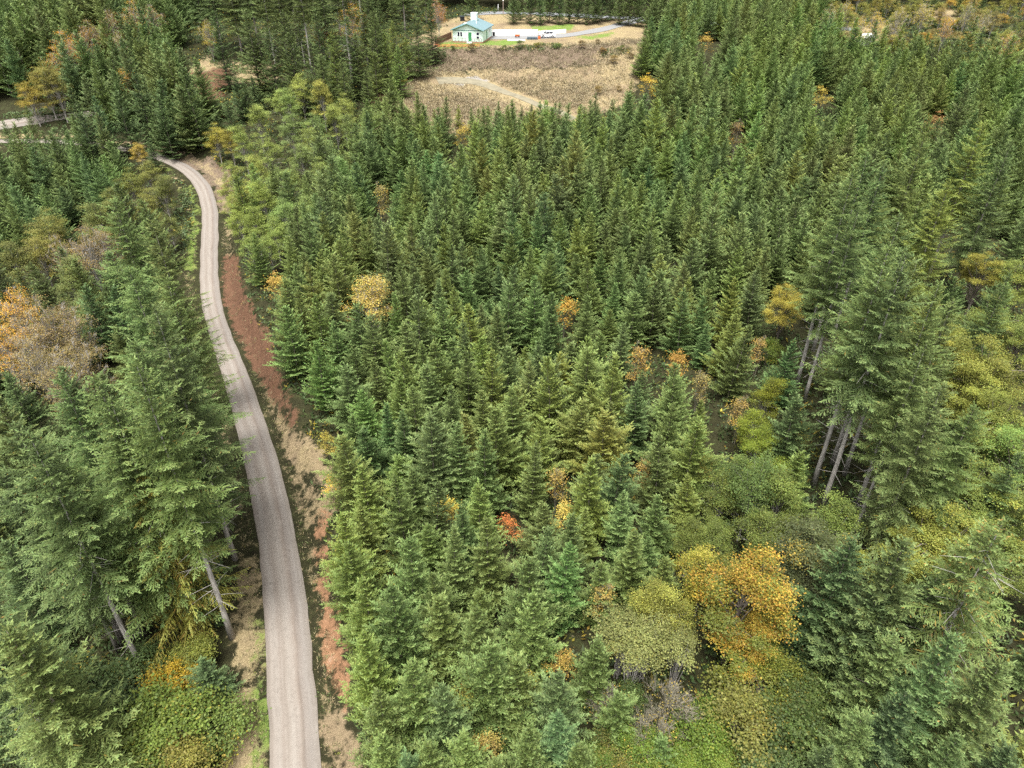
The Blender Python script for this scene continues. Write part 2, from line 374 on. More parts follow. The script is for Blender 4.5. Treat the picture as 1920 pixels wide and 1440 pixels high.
def trunk_mesh(name, H, r0, m, lean=0.0, seed=0, stubs=0, zs=(2, 10), n=7, slen=1.6, bend=0.15):
    r = random.Random(seed); b = MB(); k = 9
    pts = [(lean * (i / k) ** 2 + math.sin(i * 1.1 + seed) * bend * .3, math.cos(i * 1.3 + seed) * bend * .3, H * .985 * i / k - (.6 if i == 0 else 0)) for i in range(k + 1)]
    rad = [r0 * ((1 - i / k) ** 1.15 * .95 + .05) * (1.25 if i == 0 else 1) for i in range(k + 1)]
    b.tube(pts, rad, n)
    for _ in range(stubs):
        z = r.uniform(*zs); a = r.uniform(0, 6.28); L = slen * r.uniform(.4, 1.2); rr = .016 + .009 * L
        x0 = lean * (z / H) ** 2; dz = r.uniform(-.35, .2)
        b.tube([(x0, 0, z), (x0 + math.cos(a) * L * .5, math.sin(a) * L * .5, z + dz * L * .4), (x0 + math.cos(a) * L, math.sin(a) * L, z + dz * L)], [rr, rr * .7, rr * .25], 4, False)
    return b.mesh(name, m, True)

# ------------------------------------------------------------------ broadleaf
def broadleaf(seed, H, Rx, zc, Rz, nclump, nleaf, size, spread, aut=(0, 0, 0), shell=.55, multi=1, r0=.16, tw=1, top_aut=0.0, bare=False, flat=.35, bm=None):
    """returns crown verts+leaf attrs and a trunk mesh with limbs out to every clump"""
    r = np.random.RandomState(seed); rr = random.Random(seed)
    u = r.normal(0, 1, (nclump, 3)); u = unit(u); u[:, 2] = np.where(u[:, 2] < -.45, -u[:, 2], u[:, 2])
    rad = r.uniform(shell, 1.12, nclump) ** .9
    ph = r.uniform(0, 6.28, 4)
    az = np.arctan2(u[:, 1], u[:, 0]); lob = 1 + .24 * np.sin(2 * az + ph[0]) + .2 * np.sin(3 * az + ph[1] + 3 * u[:, 2])
    cen = np.c_[u[:, 0] * Rx * rad * lob, u[:, 1] * Rx * rad * lob, zc + u[:, 2] * Rz * rad * (1 + .15 * np.sin(az + ph[2]))]
    csz = spread * r.uniform(.45, 1.5, nclump); w = csz ** 2; ci = r.choice(nclump, nleaf, p=w / w.sum())
    off = r.normal(0, 1, (nleaf, 3)) * csz[ci][:, None] * np.array([1, 1, .45])
    P = cen[ci] + off; P[:, 2] = np.maximum(P[:, 2], .15)
    out = unit(P - np.array([0, 0, zc - Rz * .5]))
    D = unit(r.normal(0, 1, (nleaf, 3)) * np.array([1, 1, flat]) + out * .25)
    N = unit(out * .7 + np.array([0, 0, .7]) + r.normal(0, .45, (nleaf, 3)))
    sz = size * r.uniform(.6, 1.35, nleaf)
    v = cards(P - D * sz[:, None] * .5, D, sz, sz * r.uniform(.6, .95, nleaf), r, N, .3)
    ca = r.rand(nclump); hn = np.clip((P[:, 2] - zc) / Rz, -1, 1)
    a_lo, a_hi, frac = aut
    turned = (ca[ci] * .7 + r.rand(nleaf) * .3 + top_aut * hn * .3) > (1 - frac)
    A = np.where(turned, r.uniform(a_lo, a_hi, nleaf), np.where(r.rand(nleaf) < .02, .2, 0))
    cb = r.normal(0, .13, nclump)
    leaf = np.c_[np.clip(r.normal(.42, .12, nleaf) + cb[ci], 0, 1), np.clip(A, 0, 1), r.rand(nleaf)]
    b = MB()
    stems = [(0, 0)] if multi == 1 else [(rr.uniform(-.5, .5) * Rx * .35, rr.uniform(-.5, .5) * Rx * .35) for _ in range(multi)]
    zt = zc + Rz * .35; axes = []
    for sx, sy in stems:
        ex, ey = sx * 3.0 + rr.uniform(-.3, .3), sy * 3.0 + rr.uniform(-.3, .3)
        pts = [Vector((sx + (ex - sx) * t ** 1.4, sy + (ey - sy) * t ** 1.4, -.4 + (zt + .4) * t)) for t in (0, .25, .5, .75, 1)]
        rs = r0 / math.sqrt(multi); b.tube(pts, [rs * 1.2, rs * .9, rs * .7, rs * .5, rs * .3], 6); axes.append(pts)
    for c in cen[: int(nclump * tw) if tw <= 1 else nclump]:
        c = Vector(c); ax = min(axes, key=lambda q: (q[-1] - c).length); k = rr.choice((1, 2, 2, 3, 3))
        s = ax[k]; s = s.lerp(ax[k + 1], rr.random())
        if s.z > c.z: s = ax[1].copy()
        m_ = s.lerp(c, .5) + Vector((rr.uniform(-.2, .2), rr.uniform(-.2, .2), .06 * (c - s).length))
        q = r0 * .28 / math.sqrt(multi); b.tube([s, m_, c], [q, q * .65, q * .22], 4, False)
    if bare:                                         # leafless twigs fanning out past the limbs
        for c in cen:
            c = Vector(c); d0 = (c - Vector((0, 0, zc - Rz))).normalized()
            for _ in range(7):
                d = (d0 + Vector((rr.gauss(0, .5), rr.gauss(0, .5), rr.gauss(.15, .4)))).normalized() * rr.uniform(.4, 1.1) * spread * 1.7
                s = c - d0 * rr.uniform(0, .6); mm = s + d * .5 + Vector((0, 0, .05))
                b.tube([s, mm, s + d], [.022, .014, .006], 3, False)
                for _ in range(2):
                    e = (d.normalized() + Vector((rr.gauss(0, .6), rr.gauss(0, .6), rr.gauss(0, .5)))) * spread * .5
                    b.tube([mm, mm + e], [.013, .005], 3, False)
    return v, leaf, b, bm
exec_build = []

# ------------------------------------------------------------------ things
GROUPS = {}
def tag(o, label=None, cat=None, group=None, kind=None):
    if label: o['label'] = label
    if cat: o['category'] = cat
    if group: o['group'] = group
    if kind: o['kind'] = kind
    return o
def empty(name, x, y, z, rz=0, s=(1, 1, 1)):
    e = bpy.data.objects.new(name, None); C.objects.link(e); e.location = (x, y, z); e.rotation_euler = (0, 0, rz)
    e.scale = s; e.empty_display_size = .5; return e
class Kind:
    def __init__(s, name): s.name = name; s.parts = []; s.proto = None
    def add(s, pname, me): s.parts.append((pname, me)); return s
TREES = []         # every tree: dict(x, y, kind word, colour word, object)
def plant(kind, x, y, sc=1.0, col=(.07, .11, .04), rz=None, sz=None, dz=0.0, tilt=(0, 0)):
    z = float(zg(x, y)) + dz
    e = empty(kind.name, x, y, z, rng.uniform(0, 6.28) if rz is None else rz, (sc, sc, sc * (sz or 1)))
    e.rotation_euler = (tilt[0], tilt[1], e.rotation_euler[2])
    if kind.proto is None:
        kind.proto = []
        for pn, me in kind.parts:
            c = obj(pn, me, e); c.color = (*warm(col), 1); kind.proto.append(c)
    else:
        for p in kind.proto:
            c = p.copy(); C.objects.link(c); c.parent = e; c.color = (*warm(col), 1)
    return e
def warm(c): return (c[0] * 1.36, c[1] * 1.27, c[2] * .76)
def vary(c, a=.14, r_=None):
    r_ = r_ or rng; k = math.exp(r_.normal(0, a)); h = r_.normal(0, .05)
    return (max(.012, c[0] * k * (1 + h * 1.3)), c[1] * k, max(.008, c[2] * k * (1 - h)))

# kinds ------------------------------------------------------------
FIRS = []
for i in range(8):
    Hh = (9.6, 10.2, 9.0, 10.6, 8.6, 9.8, 11.0, 9.2)[i]; rd = (2.3, 2.15, 2.4, 2.5, 2.05, 2.6, 2.35, 2.2)[i]
    v, lf = conifer(100 + i, Hh, rd * 1.15, .35, .56, 7, .18, .75, (.16, .1, .2, .13, .22, .08, .16, .12)[i], .02, .36, .24, .085, prof=(.95, 1.0, .86, .94, .9, .84, 1.0, .9)[i], ragged=(.12, .18, .14, .26, .12, .2, .15, .3)[i], density=1.15)
    FIRS.append(Kind('young_fir').add('crown', quads_mesh('fir_crown', v, M_needle, lf)).add('trunk', trunk_mesh('fir_trunk', Hh, .11, M_bark, seed=i, n=5)))
OLDS = []
for i in range(5):
    Hh = (32, 34, 30, 33, 31)[i]; z0 = (9, 14, 11, 15, 6)[i]; rd = (4.3, 4.0, 4.6, 3.8, 4.8)[i]
    v, lf = conifer(200 + i, Hh, rd * 1.0, z0, .64, 6, -.30, .55, (.10, .14, .06, .12, .1)[i], -.25, .34, .27, .095, prof=(.62, .66, .58, .66, .7)[i], ragged=.4, twist=.1, rust=.004, density=1.0)
    OLDS.append(Kind('old_fir').add('crown', quads_mesh('old_fir_crown', v, M_needle, lf)).add('trunk', trunk_mesh('old_fir_trunk', Hh, .31, M_palebark if i in (1, 3) else M_oldbark, seed=20 + i, stubs=40, zs=(z0 * .35, z0 + 6), slen=2.2, n=9)))
v, lf = conifer(260, 22, 4.2, 3.0, .62, 6, -.1, .45, -.24, -.6, .34, .28, .10, prof=.7, ragged=.28, rust=.08, density=1.0)
CEDAR = Kind('cedar_tree').add('crown', quads_mesh('cedar_crown', v, M_needle, lf)).add('trunk', trunk_mesh('cedar_trunk', 22, .36, M_bark, seed=31, stubs=22, zs=(3, 14), slen=2.6))
v, lf = conifer(270, 26, 4.8, 5.0, .8, 6, .1, .5, -.1, -.35, .32, .27, .10, prof=.66, ragged=.36, rust=.09, density=.95)
RUSTY = Kind('old_fir').add('crown', quads_mesh('rusty_fir_crown', v, M_needle, lf)).add('trunk', trunk_mesh('rusty_fir_trunk', 26, .4, M_palebark, seed=33, stubs=70, zs=(6, 23), slen=2.9))

BIGF = []
for i in range(4):
    Hh = (17, 19, 16, 18)[i]; rd = (3.6, 3.9, 4.1, 3.4)[i]
    v, lf = conifer(230 + i, Hh, rd, .8, .62, 7, -.05, .6, (.12, .06, .1, .14)[i], -.12, .34, .26, .092, prof=(.72, .66, .7, .78)[i], ragged=.25, twist=.06, rust=.003, density=1.0)
    BIGF.append(Kind('spreading_fir').add('crown', quads_mesh('spreading_fir_crown', v, M_needle, lf)).add('trunk', trunk_mesh('spreading_fir_trunk', Hh, .26, M_bark, seed=50 + i, stubs=10, zs=(2, 10), slen=1.6)))
def bl(name, label_mesh, bm, **k):
    v, lf, b, _ = broadleaf(**k)
    return Kind(name).add('crown', quads_mesh(label_mesh + '_crown', v, M_leaf, lf)).add('trunk', b.mesh(label_mesh + '_trunk', bm))
ALDER = [bl('alder_tree', 'alder', M_palebark, seed=300 + i, H=10, Rx=(2.5, 2.2, 2.8)[i], zc=(5.6, 6.0, 5.2)[i], Rz=(4.3, 4.4, 4.0)[i], nclump=62, nleaf=12000, size=.14, spread=.40, aut=(.1, .35, .05), r0=.12) for i in range(3)]
MAPLE = [bl('maple_tree', 'maple', M_bark, seed=320 + i, H=14, Rx=(4.6, 4.2)[i], zc=8.2, Rz=5.2, nclump=64, nleaf=26000, size=.15, spread=.48, aut=(.05, .25, .13), top_aut=.7, r0=.25, shell=.4) for i in range(2)]
GOLD = bl('maple_tree', 'golden_maple', M_bark, seed=331, H=14, Rx=3.3, zc=7.2, Rz=6.4, nclump=66, nleaf=26000, size=.155, spread=.46, aut=(.15, .8, .45), top_aut=1.0, shell=.4, r0=.25)
DARKM = bl('maple_tree', 'dark_maple', M_bark, seed=332, H=14, Rx=3.2, zc=7.6, Rz=6.2, nclump=64, nleaf=24000, size=.15, spread=.48, aut=(.1, .45, .1), top_aut=.5, r0=.25)
BIRCH = [bl('birch_tree', 'birch', M_palebark, seed=340 + i, H=13, Rx=(2.8, 3.2)[i], zc=7.2, Rz=5.4, nclump=80, nleaf=5200, size=.15, spread=.5, aut=(.15, .6, (.08, .1)[i]), r0=.13, bare=True, shell=.45) for i in range(2)]
GBIRCH = bl('birch_tree', 'golden_birch', M_palebark, seed=345, H=10, Rx=3.2, zc=6.2, Rz=4.2, nclump=60, nleaf=5200, size=.19, spread=.42, aut=(.1, .6, .3), r0=.13, bare=True, shell=.5)
SAPL = [bl('sapling', 'sapling', M_twig, seed=350 + i, H=6, Rx=(1.05, .85, 1.3)[i], zc=(3.6, 3.8, 3.2)[i], Rz=(2.5, 2.7, 2.2)[i], nclump=30, nleaf=1150, size=.15, spread=.3, aut=(.1, .7, .18), r0=.06, multi=3, bare=(i == 1)) for i in range(3)]
SHRUB = [bl('leafy_shrub', 'shrub', M_twig, seed=360 + i, H=4, Rx=(2.1, 1.8, 2.4)[i], zc=(1.9, 2.2, 1.7)[i], Rz=(1.7, 2.0, 1.5)[i], nclump=40, nleaf=6500, size=.125, spread=.36, aut=(.1, .4, .1), r0=.09, multi=4) for i in range(3)]
WILLOW = [bl('willow_shrub', 'willow', M_palebark, seed=370 + i, H=7, Rx=(1.9, 1.6)[i], zc=5.9, Rz=1.15, nclump=34, nleaf=3600, size=.14, spread=.32, aut=(.05, .3, .2), r0=.2, multi=12, shell=.4, top_aut=-.8) for i in range(2)]
v, lf, bb, _ = broadleaf(seed=380, H=5, Rx=1.9, zc=3.0, Rz=2.2, nclump=60, nleaf=260, size=.16, spread=.6, aut=(.2, .6, .3), r0=.13, multi=8, bare=True)
BARE = Kind('bare_shrub').add('twigs', bb.mesh('bare_shrub_twigs', M_twig)).add('leaves', quads_mesh('bare_shrub_leaves', v, M_leaf, lf))
# ------------------------------------------------------------------ the land
M_ground = ground_mat(); M_road = road_mat('gravel_road')
def pxpoly(poly): return poly
TAN = [[(745, 182), (770, 152), (800, 137), (900, 131), (1050, 128), (1180, 118), (1200, 140), (1175, 195), (1100, 220), (1000, 245), (700, 245)],
       [(765, 80), (800, 60), (850, 34), (915, 24), (1210, 40), (1210, 75), (1080, 86), (925, 90), (800, 88)],
       [(380, 1700), (410, 1420), (436, 1290), (436, 1130), (462, 1000), (486, 1010), (506, 1240), (512, 1700)],
       [(1130, 88), (1200, 82), (1200, 120), (1110, 124)], [(530, 790), (585, 820), (625, 880), (640, 960), (600, 1010), (592, 940), (560, 880)], [(600, 1340), (650, 1345), (690, 1420), (700, 1600), (620, 1600)], [(1590, 50), (1680, 42), (1690, 76), (1590, 82)], [(1740, 18), (1800, 14), (1830, 34), (1750, 40)], [(430, 122), (500, 118), (512, 160), (440, 150)], [(345, 125), (400, 104), (425, 132), (352, 140)]]
BROWN = [[(735, 205), (760, 130), (800, 98), (850, 90), (930, 92), (1080, 86), (1205, 72), (1195, 105), (1120, 122), (1000, 129), (880, 130), (800, 142)],
         [(750, 192), (790, 165), (850, 170), (960, 202), (1000, 240), (740, 240)], [(900, 152), (1000, 150), (1100, 156), (1140, 170), (1060, 204), (980, 182), (912, 164)],
         [(430, 130), (500, 122), (512, 165), (440, 152)], [(290, 300), (330, 280), (420, 310), (445, 350), (440, 400), (415, 400), (400, 350), (350, 310)]]
LAWN = [[(812, 88), (850, 76), (905, 80), (925, 74), (962, 75), (978, 80), (925, 85), (900, 88), (840, 90)], [(978, 57), (1000, 50), (1060, 45), (1090, 50), (1062, 57), (990, 59)],
        [(455, 1700), (472, 1440), (476, 1250), (492, 1120), (506, 1240), (514, 1700)], [(1080, 72), (1150, 58), (1160, 64), (1090, 78)],
        [(340, 500), (355, 420), (360, 370), (300, 315), (310, 308), (372, 360), (372, 430), (365, 520)]]
SOIL = [[(416, 470), (446, 490), (462, 560), (508, 640), (522, 700), (552, 765), (570, 830), (545, 800), (492, 722), (450, 640), (420, 560)],
        [(352, 138), (395, 128), (425, 134), (418, 192), (385, 196), (360, 165)], [(690, 165), (720, 170), (730, 222), (705, 222)],
        [(405, 300), (440, 310), (446, 350), (425, 360)]]
OSOIL = [[(590, 940), (612, 955), (620, 1100), (648, 1220), (668, 1345), (642, 1335), (608, 1240), (596, 1080)]]
GRAVEL = [[(838, 152), (862, 142), (905, 142), (908, 150), (880, 160), (850, 160)]]
gxo = np.r_[-3500, -2200, -1400, -900, -600, -430, _gx, 430, 600, 900, 1400, 2200, 3500]
gyo = np.r_[-900, -400, -150, -60, _gy, 520, 600, 760, 1000, 1400, 2000, 2800, 3900]
TX, TY = np.meshgrid(gxo, gyo); TZ = z_ground(TX, TY); TZ[4:4 + len(_gy), 6:6 + len(_gx)] = _GZ
tv = np.stack([TX, TY, TZ], -1).reshape(-1, 3); nx, ny = len(gxo), len(gyo)
ii, jj = np.meshgrid(np.arange(nx - 1), np.arange(ny - 1)); a = (jj * nx + ii).ravel()
tf = np.stack([a, a + 1, a + nx + 1, a + nx], -1)
def cover(x, y, z=None):
    x0_, y0_ = x, y
    z = zg(x, y) if z is None else z
    a_ = np.where(y > 140, 1.0, .10)                   # wavering natural edges
    wx = a_ * (1.5 * np.sin(y * .9 + x * .35) + 1.1 * np.sin(x * .8 - y * .5 + 1) + .8 * np.sin(x * 2.3 + y * 1.9)); wy = a_ * (1.4 * np.sin(x * .45 + 2) + 1.0 * np.sin(x * 1.1 + y * .7) + .7 * np.sin(x * 2.1 - y * 1.3))
    u, v = project(x + wx, y + wy, z); bad = ~np.isfinite(u); u = np.where(bad, -1e5, u); v = np.where(bad, 1e5, v)
    f = lambda L: np.any([in_poly(u, v, q) for q in L], axis=0).astype(float)
    d, i = road_rel(x, y)
    tan = np.maximum(f(TAN), .75 * smooth(2.4, 2.9, d) * (1 - smooth(3.8, 5.2, d)))
    tan = np.maximum(tan, .7 * smooth(2.4, 2.8, -d) * (1 - smooth(3.5, 4.6, -d)))
    lawn = np.maximum(f(LAWN), .40 * smooth(2.3, 2.6, np.abs(d)) * (1 - smooth(3.0, 3.8, np.abs(d))))
    pat = .5 + .5 * np.sin(x * .8 + y * .63) * np.sin(y * .37 + 1) + .3 * np.sin(x * 1.7 - y * 1.1)
    tan = np.where((np.abs(d) < 6) & (y < 150), tan * np.clip(.35 + pat, 0, 1), tan); lawn = np.where((np.abs(d) < 6) & (y < 150), lawn * np.clip(1.2 - pat, 0, 1), lawn)
    return tan, f(SOIL), lawn, f(BROWN), f(GRAVEL), d
tan_, soil_, lawn_, brown_, grav_, rd_ = cover(TX.ravel(), TY.ravel(), TZ.ravel())
osoil_ = np.any([in_poly(*[np.nan_to_num(q, nan=-9e4) for q in project(TX.ravel(), TY.ravel(), TZ.ravel())], L_) for L_ in OSOIL], axis=0) * 1.0
def soft(a, k=2):
    a = np.asarray(a, float).reshape(ny, nx)
    for _ in range(k):
        a[1:-1] = (a[:-2] + 2 * a[1:-1] + a[2:]) / 4; a[:, 1:-1] = (a[:, :-2] + 2 * a[:, 1:-1] + a[:, 2:]) / 4
    return a.ravel()
tan_, soil_, lawn_, brown_, grav_, osoil_ = [soft(q) for q in (tan_, soil_, lawn_, brown_, grav_, osoil_)]
gm = bpy.data.meshes.new('forest_ground'); nvt = len(tv)
gm.vertices.add(nvt); gm.vertices.foreach_set('co', tv.astype(np.float32).ravel())
gm.loops.add(tf.size); gm.loops.foreach_set('vertex_index', tf.astype(np.int32).ravel())
gm.polygons.add(len(tf)); gm.polygons.foreach_set('loop_start', np.arange(0, tf.size, 4, dtype=np.int32))
gm.update(calc_edges=True); gm.polygons.foreach_set('use_smooth', np.ones(len(tf), bool))
for nm, ch in (('cover', (tan_, soil_, lawn_)), ('cover_b', (brown_, grav_, osoil_))):
    at = gm.attributes.new(nm, 'FLOAT_COLOR', 'POINT'); at.data.foreach_set('color', np.c_[ch[0], ch[1], ch[2], np.ones(nvt)].astype(np.float32).ravel())
gm.materials.append(M_ground); tag(obj('ground', gm), kind='structure')

def ribbon(name, pts, wl, wr, m, lift=.05, n=9, zfun=zg, crown_=.04):
    pts = np.asarray(pts); t = np.gradient(pts, axis=0); t /= np.linalg.norm(t, axis=1, keepdims=True); nn = np.stack([t[:, 1], -t[:, 0]], -1)
    wl = np.broadcast_to(wl, len(pts)); wr = np.broadcast_to(wr, len(pts)); us = np.linspace(0, 1, n)
    rag = np.random.RandomState(3).normal(0, .05, (len(pts), 2)); rag = (rag + np.roll(rag, 1, 0) + np.roll(rag, 2, 0)) / 2
    V = []; UV = []; s = np.r_[0, np.cumsum(np.linalg.norm(np.diff(pts, axis=0), axis=1))]
    for i in range(len(pts)):
        for u in us:
            o = -wl[i] - rag[i, 0] + (wl[i] + wr[i] + rag[i].sum()) * u; p = pts[i] + nn[i] * o
            V.append((p[0], p[1])); UV.append((u, s[i]))
    V = np.array(V); z = zfun(V[:, 0], V[:, 1]) + lift
    u = np.array(UV)[:, 0]; z = z + crown_ * (1 - (2 * u - 1) ** 2) - .025 * (np.exp(-((u - .2) / .06) ** 2) + np.exp(-((u - .55) / .06) ** 2))
    b = np.arange(len(pts) - 1)[:, None] * n + np.arange(n - 1)[None]; b = b.ravel()
    F = np.stack([b, b + 1, b + n + 1, b + n], -1)
    me = bpy.data.meshes.new(name); me.from_pydata(np.c_[V, z].tolist(), [], F.tolist())
    uvl = me.uv_layers.new(name='UVMap'); uvl.data.foreach_set('uv', np.array(UV)[F.ravel()].astype(np.float32).ravel())
    me.materials.append(m); me.polygons.foreach_set('use_smooth', [True] * len(F)); me.update()
    return tag(obj(name, me), kind='structure')
wroad = np.interp(ROAD[:, 1], [0, 40, 65, 95, 140, 200], [1.98, 1.98, 1.85, 1.45, 1.42, 1.5])
ribbon('gravel_road', ROAD, wroad, wroad + .1, M_road)
far = resample([march(u, v, zg) for u, v in [(-160, 262), (-60, 247), (0, 235), (50, 227), (95, 222), (150, 216), (210, 208)]], 1.0)
ribbon('far_gravel_road', far, 1.35, 1.35, M_road, .09)
trk = resample([march(u, v, zg) for u, v in [(820, 152), (868, 150), (905, 157), (945, 172), (990, 189), (1030, 203), (1056, 213), (1080, 226)]], 1.0)
M_track = plain('track_gravel', (.185, .165, .115), .95, .8, .28)
ribbon('gravel_track', trk, np.interp(np.arange(len(trk)), [0, len(trk) * .25, len(trk) * .5], [2.2, 1.7, .95]), np.interp(np.arange(len(trk)), [0, len(trk) * .25, len(trk) * .5], [2.2, 1.7, .95]), M_track, .07)
M_drive = plain('driveway_gravel', (.2, .2, .2), .95, 2.5, .12)
drv = resample([march(u, v, zg) for u, v in [(915, 70.5), (960, 70.5), (1010, 69.5), (1055, 67.5), (1100, 61), (1145, 52), (1180, 43), (1196, 36)]], 1.0)
wd_ = np.interp(np.arange(len(drv)), [0, len(drv) * .3, len(drv) * .5, len(drv)], [3.6, 3.4, 2.2, 2.0])
ribbon('driveway', drv, wd_, wd_, M_drive, .08)
M_asph = plain('worn_asphalt', (.19, .195, .205), .9, 1.5, .1)
bkr = resample([march(u, v, zg) for u, v in [(870, 27.5), (905, 25.5), (960, 24), (1030, 27), (1090, 30), (1150, 33), (1200, 36), (1290, 42), (1420, 50), (1600, 55)]], 1.5)
ribbon('paved_road', bkr, 2.6, 2.6, M_asph, .1)

# ------------------------------------------------------------------ single trees and shrubs, then the plantation
OCC = []
def near(x, y, r):
    return any((x - a) ** 2 + (y - b) ** 2 < (r + c) ** 2 for a, b, c in OCC)
REG = []                                             # trees that get a label from where they stand
LAND = []                                            # landmarks: (short name, x, y)
def col_word(c):
    r_, g, b = c; L = r_ * .3 + g * .6 + b * .1
    if r_ / g > 1.15: return 'tawny'
    if r_ / g > .86: return 'yellow-green'
    if b / g > .52: return 'blue-green'
    return 'dark green' if L < .058 else 'light green' if L > .105 else 'green'
G_FIR = (.062, .098, .036)
FIRC = [(.062, .098, .036), (.058, .096, .042), (.075, .112, .036), (.056, .09, .042), (.084, .118, .034), (.068, .1, .042), (.055, .085, .036), (.066, .096, .048), (.074, .106, .034), (.07, .1, .038)]
def put(kind, xy, h, h0, col, occ, word=None, group=None, cat='tree', label=None, short=None, sz=None, rz=None, tilt=(0, 0)):
    x, y = float(xy[0]), float(xy[1]); o = plant(kind, x, y, h / h0, col, rz, sz, tilt=tilt); OCC.append((x, y, occ))
    if label: tag(o, label, cat, group)
    else: REG.append((o, x, y, word, col_word(col), cat, group))
    if short: LAND.append((short, x, y))
    return o
def T(kind, u, v, h, h0, col, occ, **k): return put(kind, tip_at(u, v, h), h, h0, col, occ, **k)
def B(kind, u, v, h, h0, col, occ, **k): return put(kind, base_at(u, v), h, h0, col, occ, **k)
GY = 'trees turning yellow'
# tall old firs, left of the road
OC = [(.055, .086, .032), (.05, .08, .033), (.06, .092, .032), (.047, .075, .034)]
oh = [32, 34, 30, 33, 31]
for n, (u, v, h, k) in enumerate([(212, 372, 25, 2), (285, 412, 27, 0), (240, 500, 29, 2), (288, 570, 30, 1), (175, 700, 30, 4), (250, 640, 28, 0), (312, 520, 25, 0), (315, 640, 24, 4),
                                  (120, 870, 22, 2), (25, 790, 27, 2), (110, 700, 24, 4), (60, 900, 22, 0)]):
    T(OLDS[k], u, v, h, oh[k], vary(OC[n % 4], .14), 3.0, word='tall old fir', group='tall old firs beside the road')
B(OLDS[1], 436, 1196, 31, 34, OC[2], 1.5, label='tall old fir whose bare broken trunk stands nearest the road verge', cat='tree', group='tall old firs beside the road', short='roadside bare-trunked fir')
B(OLDS[3], 378, 1192, 28, 33, OC[0], 1.5, word='tall old fir', group='tall old firs beside the road')
B(OLDS[3], 276, 1272, 29, 33, OC[1], 1.5, word='tall old fir', group='tall old firs beside the road')
B(OLDS[1], 138, 1446, 27, 34, OC[3], 1.5, word='tall old fir', group='tall old firs beside the road')
T(CEDAR, 258, 880, 21, 22, (.14, .14, .034), 2.5, label='yellowing cedar with drooping sprays among the tall roadside firs', cat='tree', short='yellowing cedar')
# tall old firs, right
for n, (u, v, h, k) in enumerate([(1660, 300, 27, 1), (1690, 400, 28, 3), (1725, 478, 28, 3), (1790, 560, 24, 4), (1846, 228, 26, 2), (1782, 338, 25, 4), (1735, 250, 24, 0), (1898, 262, 25, 4), (1628, 285, 29, 3),
                                  (1740, 640, 25, 1), (1830, 760, 21, 2), (1770, 720, 24, 0), (1895, 510, 19, 4), (1915, 850, 17, 0), (1850, 985, 17, 2)]):
    c = (.098, .128, .03) if (u, v) in ((1846, 228), (1782, 338)) else vary(OC[n % 4], .14)
    T(OLDS[k], u, v, h, oh[k], c, 2.6, word='tall old fir', group='tall old firs along the far side of the plantation')
for n, (u, v, h, k) in enumerate([(1492, 724, 30, 3), (1508, 752, 27, 1), (1524, 912, 30, 3), (1541, 952, 31, 3), (1548, 835, 27, 1), (1560, 872, 28, 3), (1606, 950, 28, 1)]):
    B(OLDS[k], u, v, h, oh[k], OC[n % 4], 1.2, word='tall old fir', group='tall old firs along the far side of the plantation', sz=1.0)
T(RUSTY, 1885, 975, 24, 26, (.068, .1, .04), 4, label='half bare old fir with rust red branch tips and pale dead limbs', cat='tree', short='rust-tipped fir')
for n, (u, v, h, k) in enumerate([(1600, 1010, 17, 0), (1700, 1010, 20, 2), (1650, 1110, 15, 4), (1790, 1190, 18, 4), (1880, 1240, 17, 2), (1700, 1300, 13, 4), (1620, 1340, 11, 0), (1800, 1380, 12, 2), (1900, 1400, 12, 4), (1760, 1080, 17, 4), (1680, 1200, 14, 2), (1560, 1400, 9, 4)]):
    T(BIGF[n % 4], u, v, h, (17, 19, 16, 18)[n % 4], vary([(.04, .066, .031), (.048, .074, .033), (.036, .057, .029)][n % 3], .16), 2.6, word='spreading dark fir', group='spreading firs in the ravine')
# golden and dark maples and what stands round them
T(GOLD, 1412, 1035, 14.5, 14, (.085, .105, .03), 3.2, label='large golden maple, brightest orange and yellow crown in the wood', cat='tree', short='large golden maple')
T(GOLD, 1432, 1165, 9, 14, (.1, .125, .03), 2.2, label='lower golden maple, greener and half hidden under the large one', cat='tree', short='lower golden maple')
T(DARKM, 1545, 985, 14, 14, (.055, .07, .042), 3.4, label='dusky dark maple flecked with yellow beside the large golden maple', cat='tree', short='dusky dark maple')
for n, (u, v, h) in enumerate([(1330, 1035, 9), (1225, 1105, 8), (1260, 1120, 7)]):
    T(ALDER[n], u, v, h, 10, (.19, .185, .045) if n == 0 else (.15, .165, .05), 1.8, word='yellow-leaved alder', group=GY)
for n, (u, v, h) in enumerate([(1165, 1165, 7.5), (1215, 1170, 7.5), (1275, 1200, 6.5), (1190, 1210, 7)]):
    T(WILLOW[n % 2], u, v, h, 7, (.12, .138, .07), 1.4, word='pale bare-stemmed willow', group='willows', cat='shrub')
for n, (u, v, h) in enumerate([(1260, 1300, 5), (1400, 1265, 4), (1225, 1350, 4.5), (1640, 1345, 4), (1140, 1300, 4)]):
    T(BARE, u, v, h, 5, (.16, .14, .05), 1.0, word='nearly bare grey shrub', group='bare shrubs', cat='shrub')
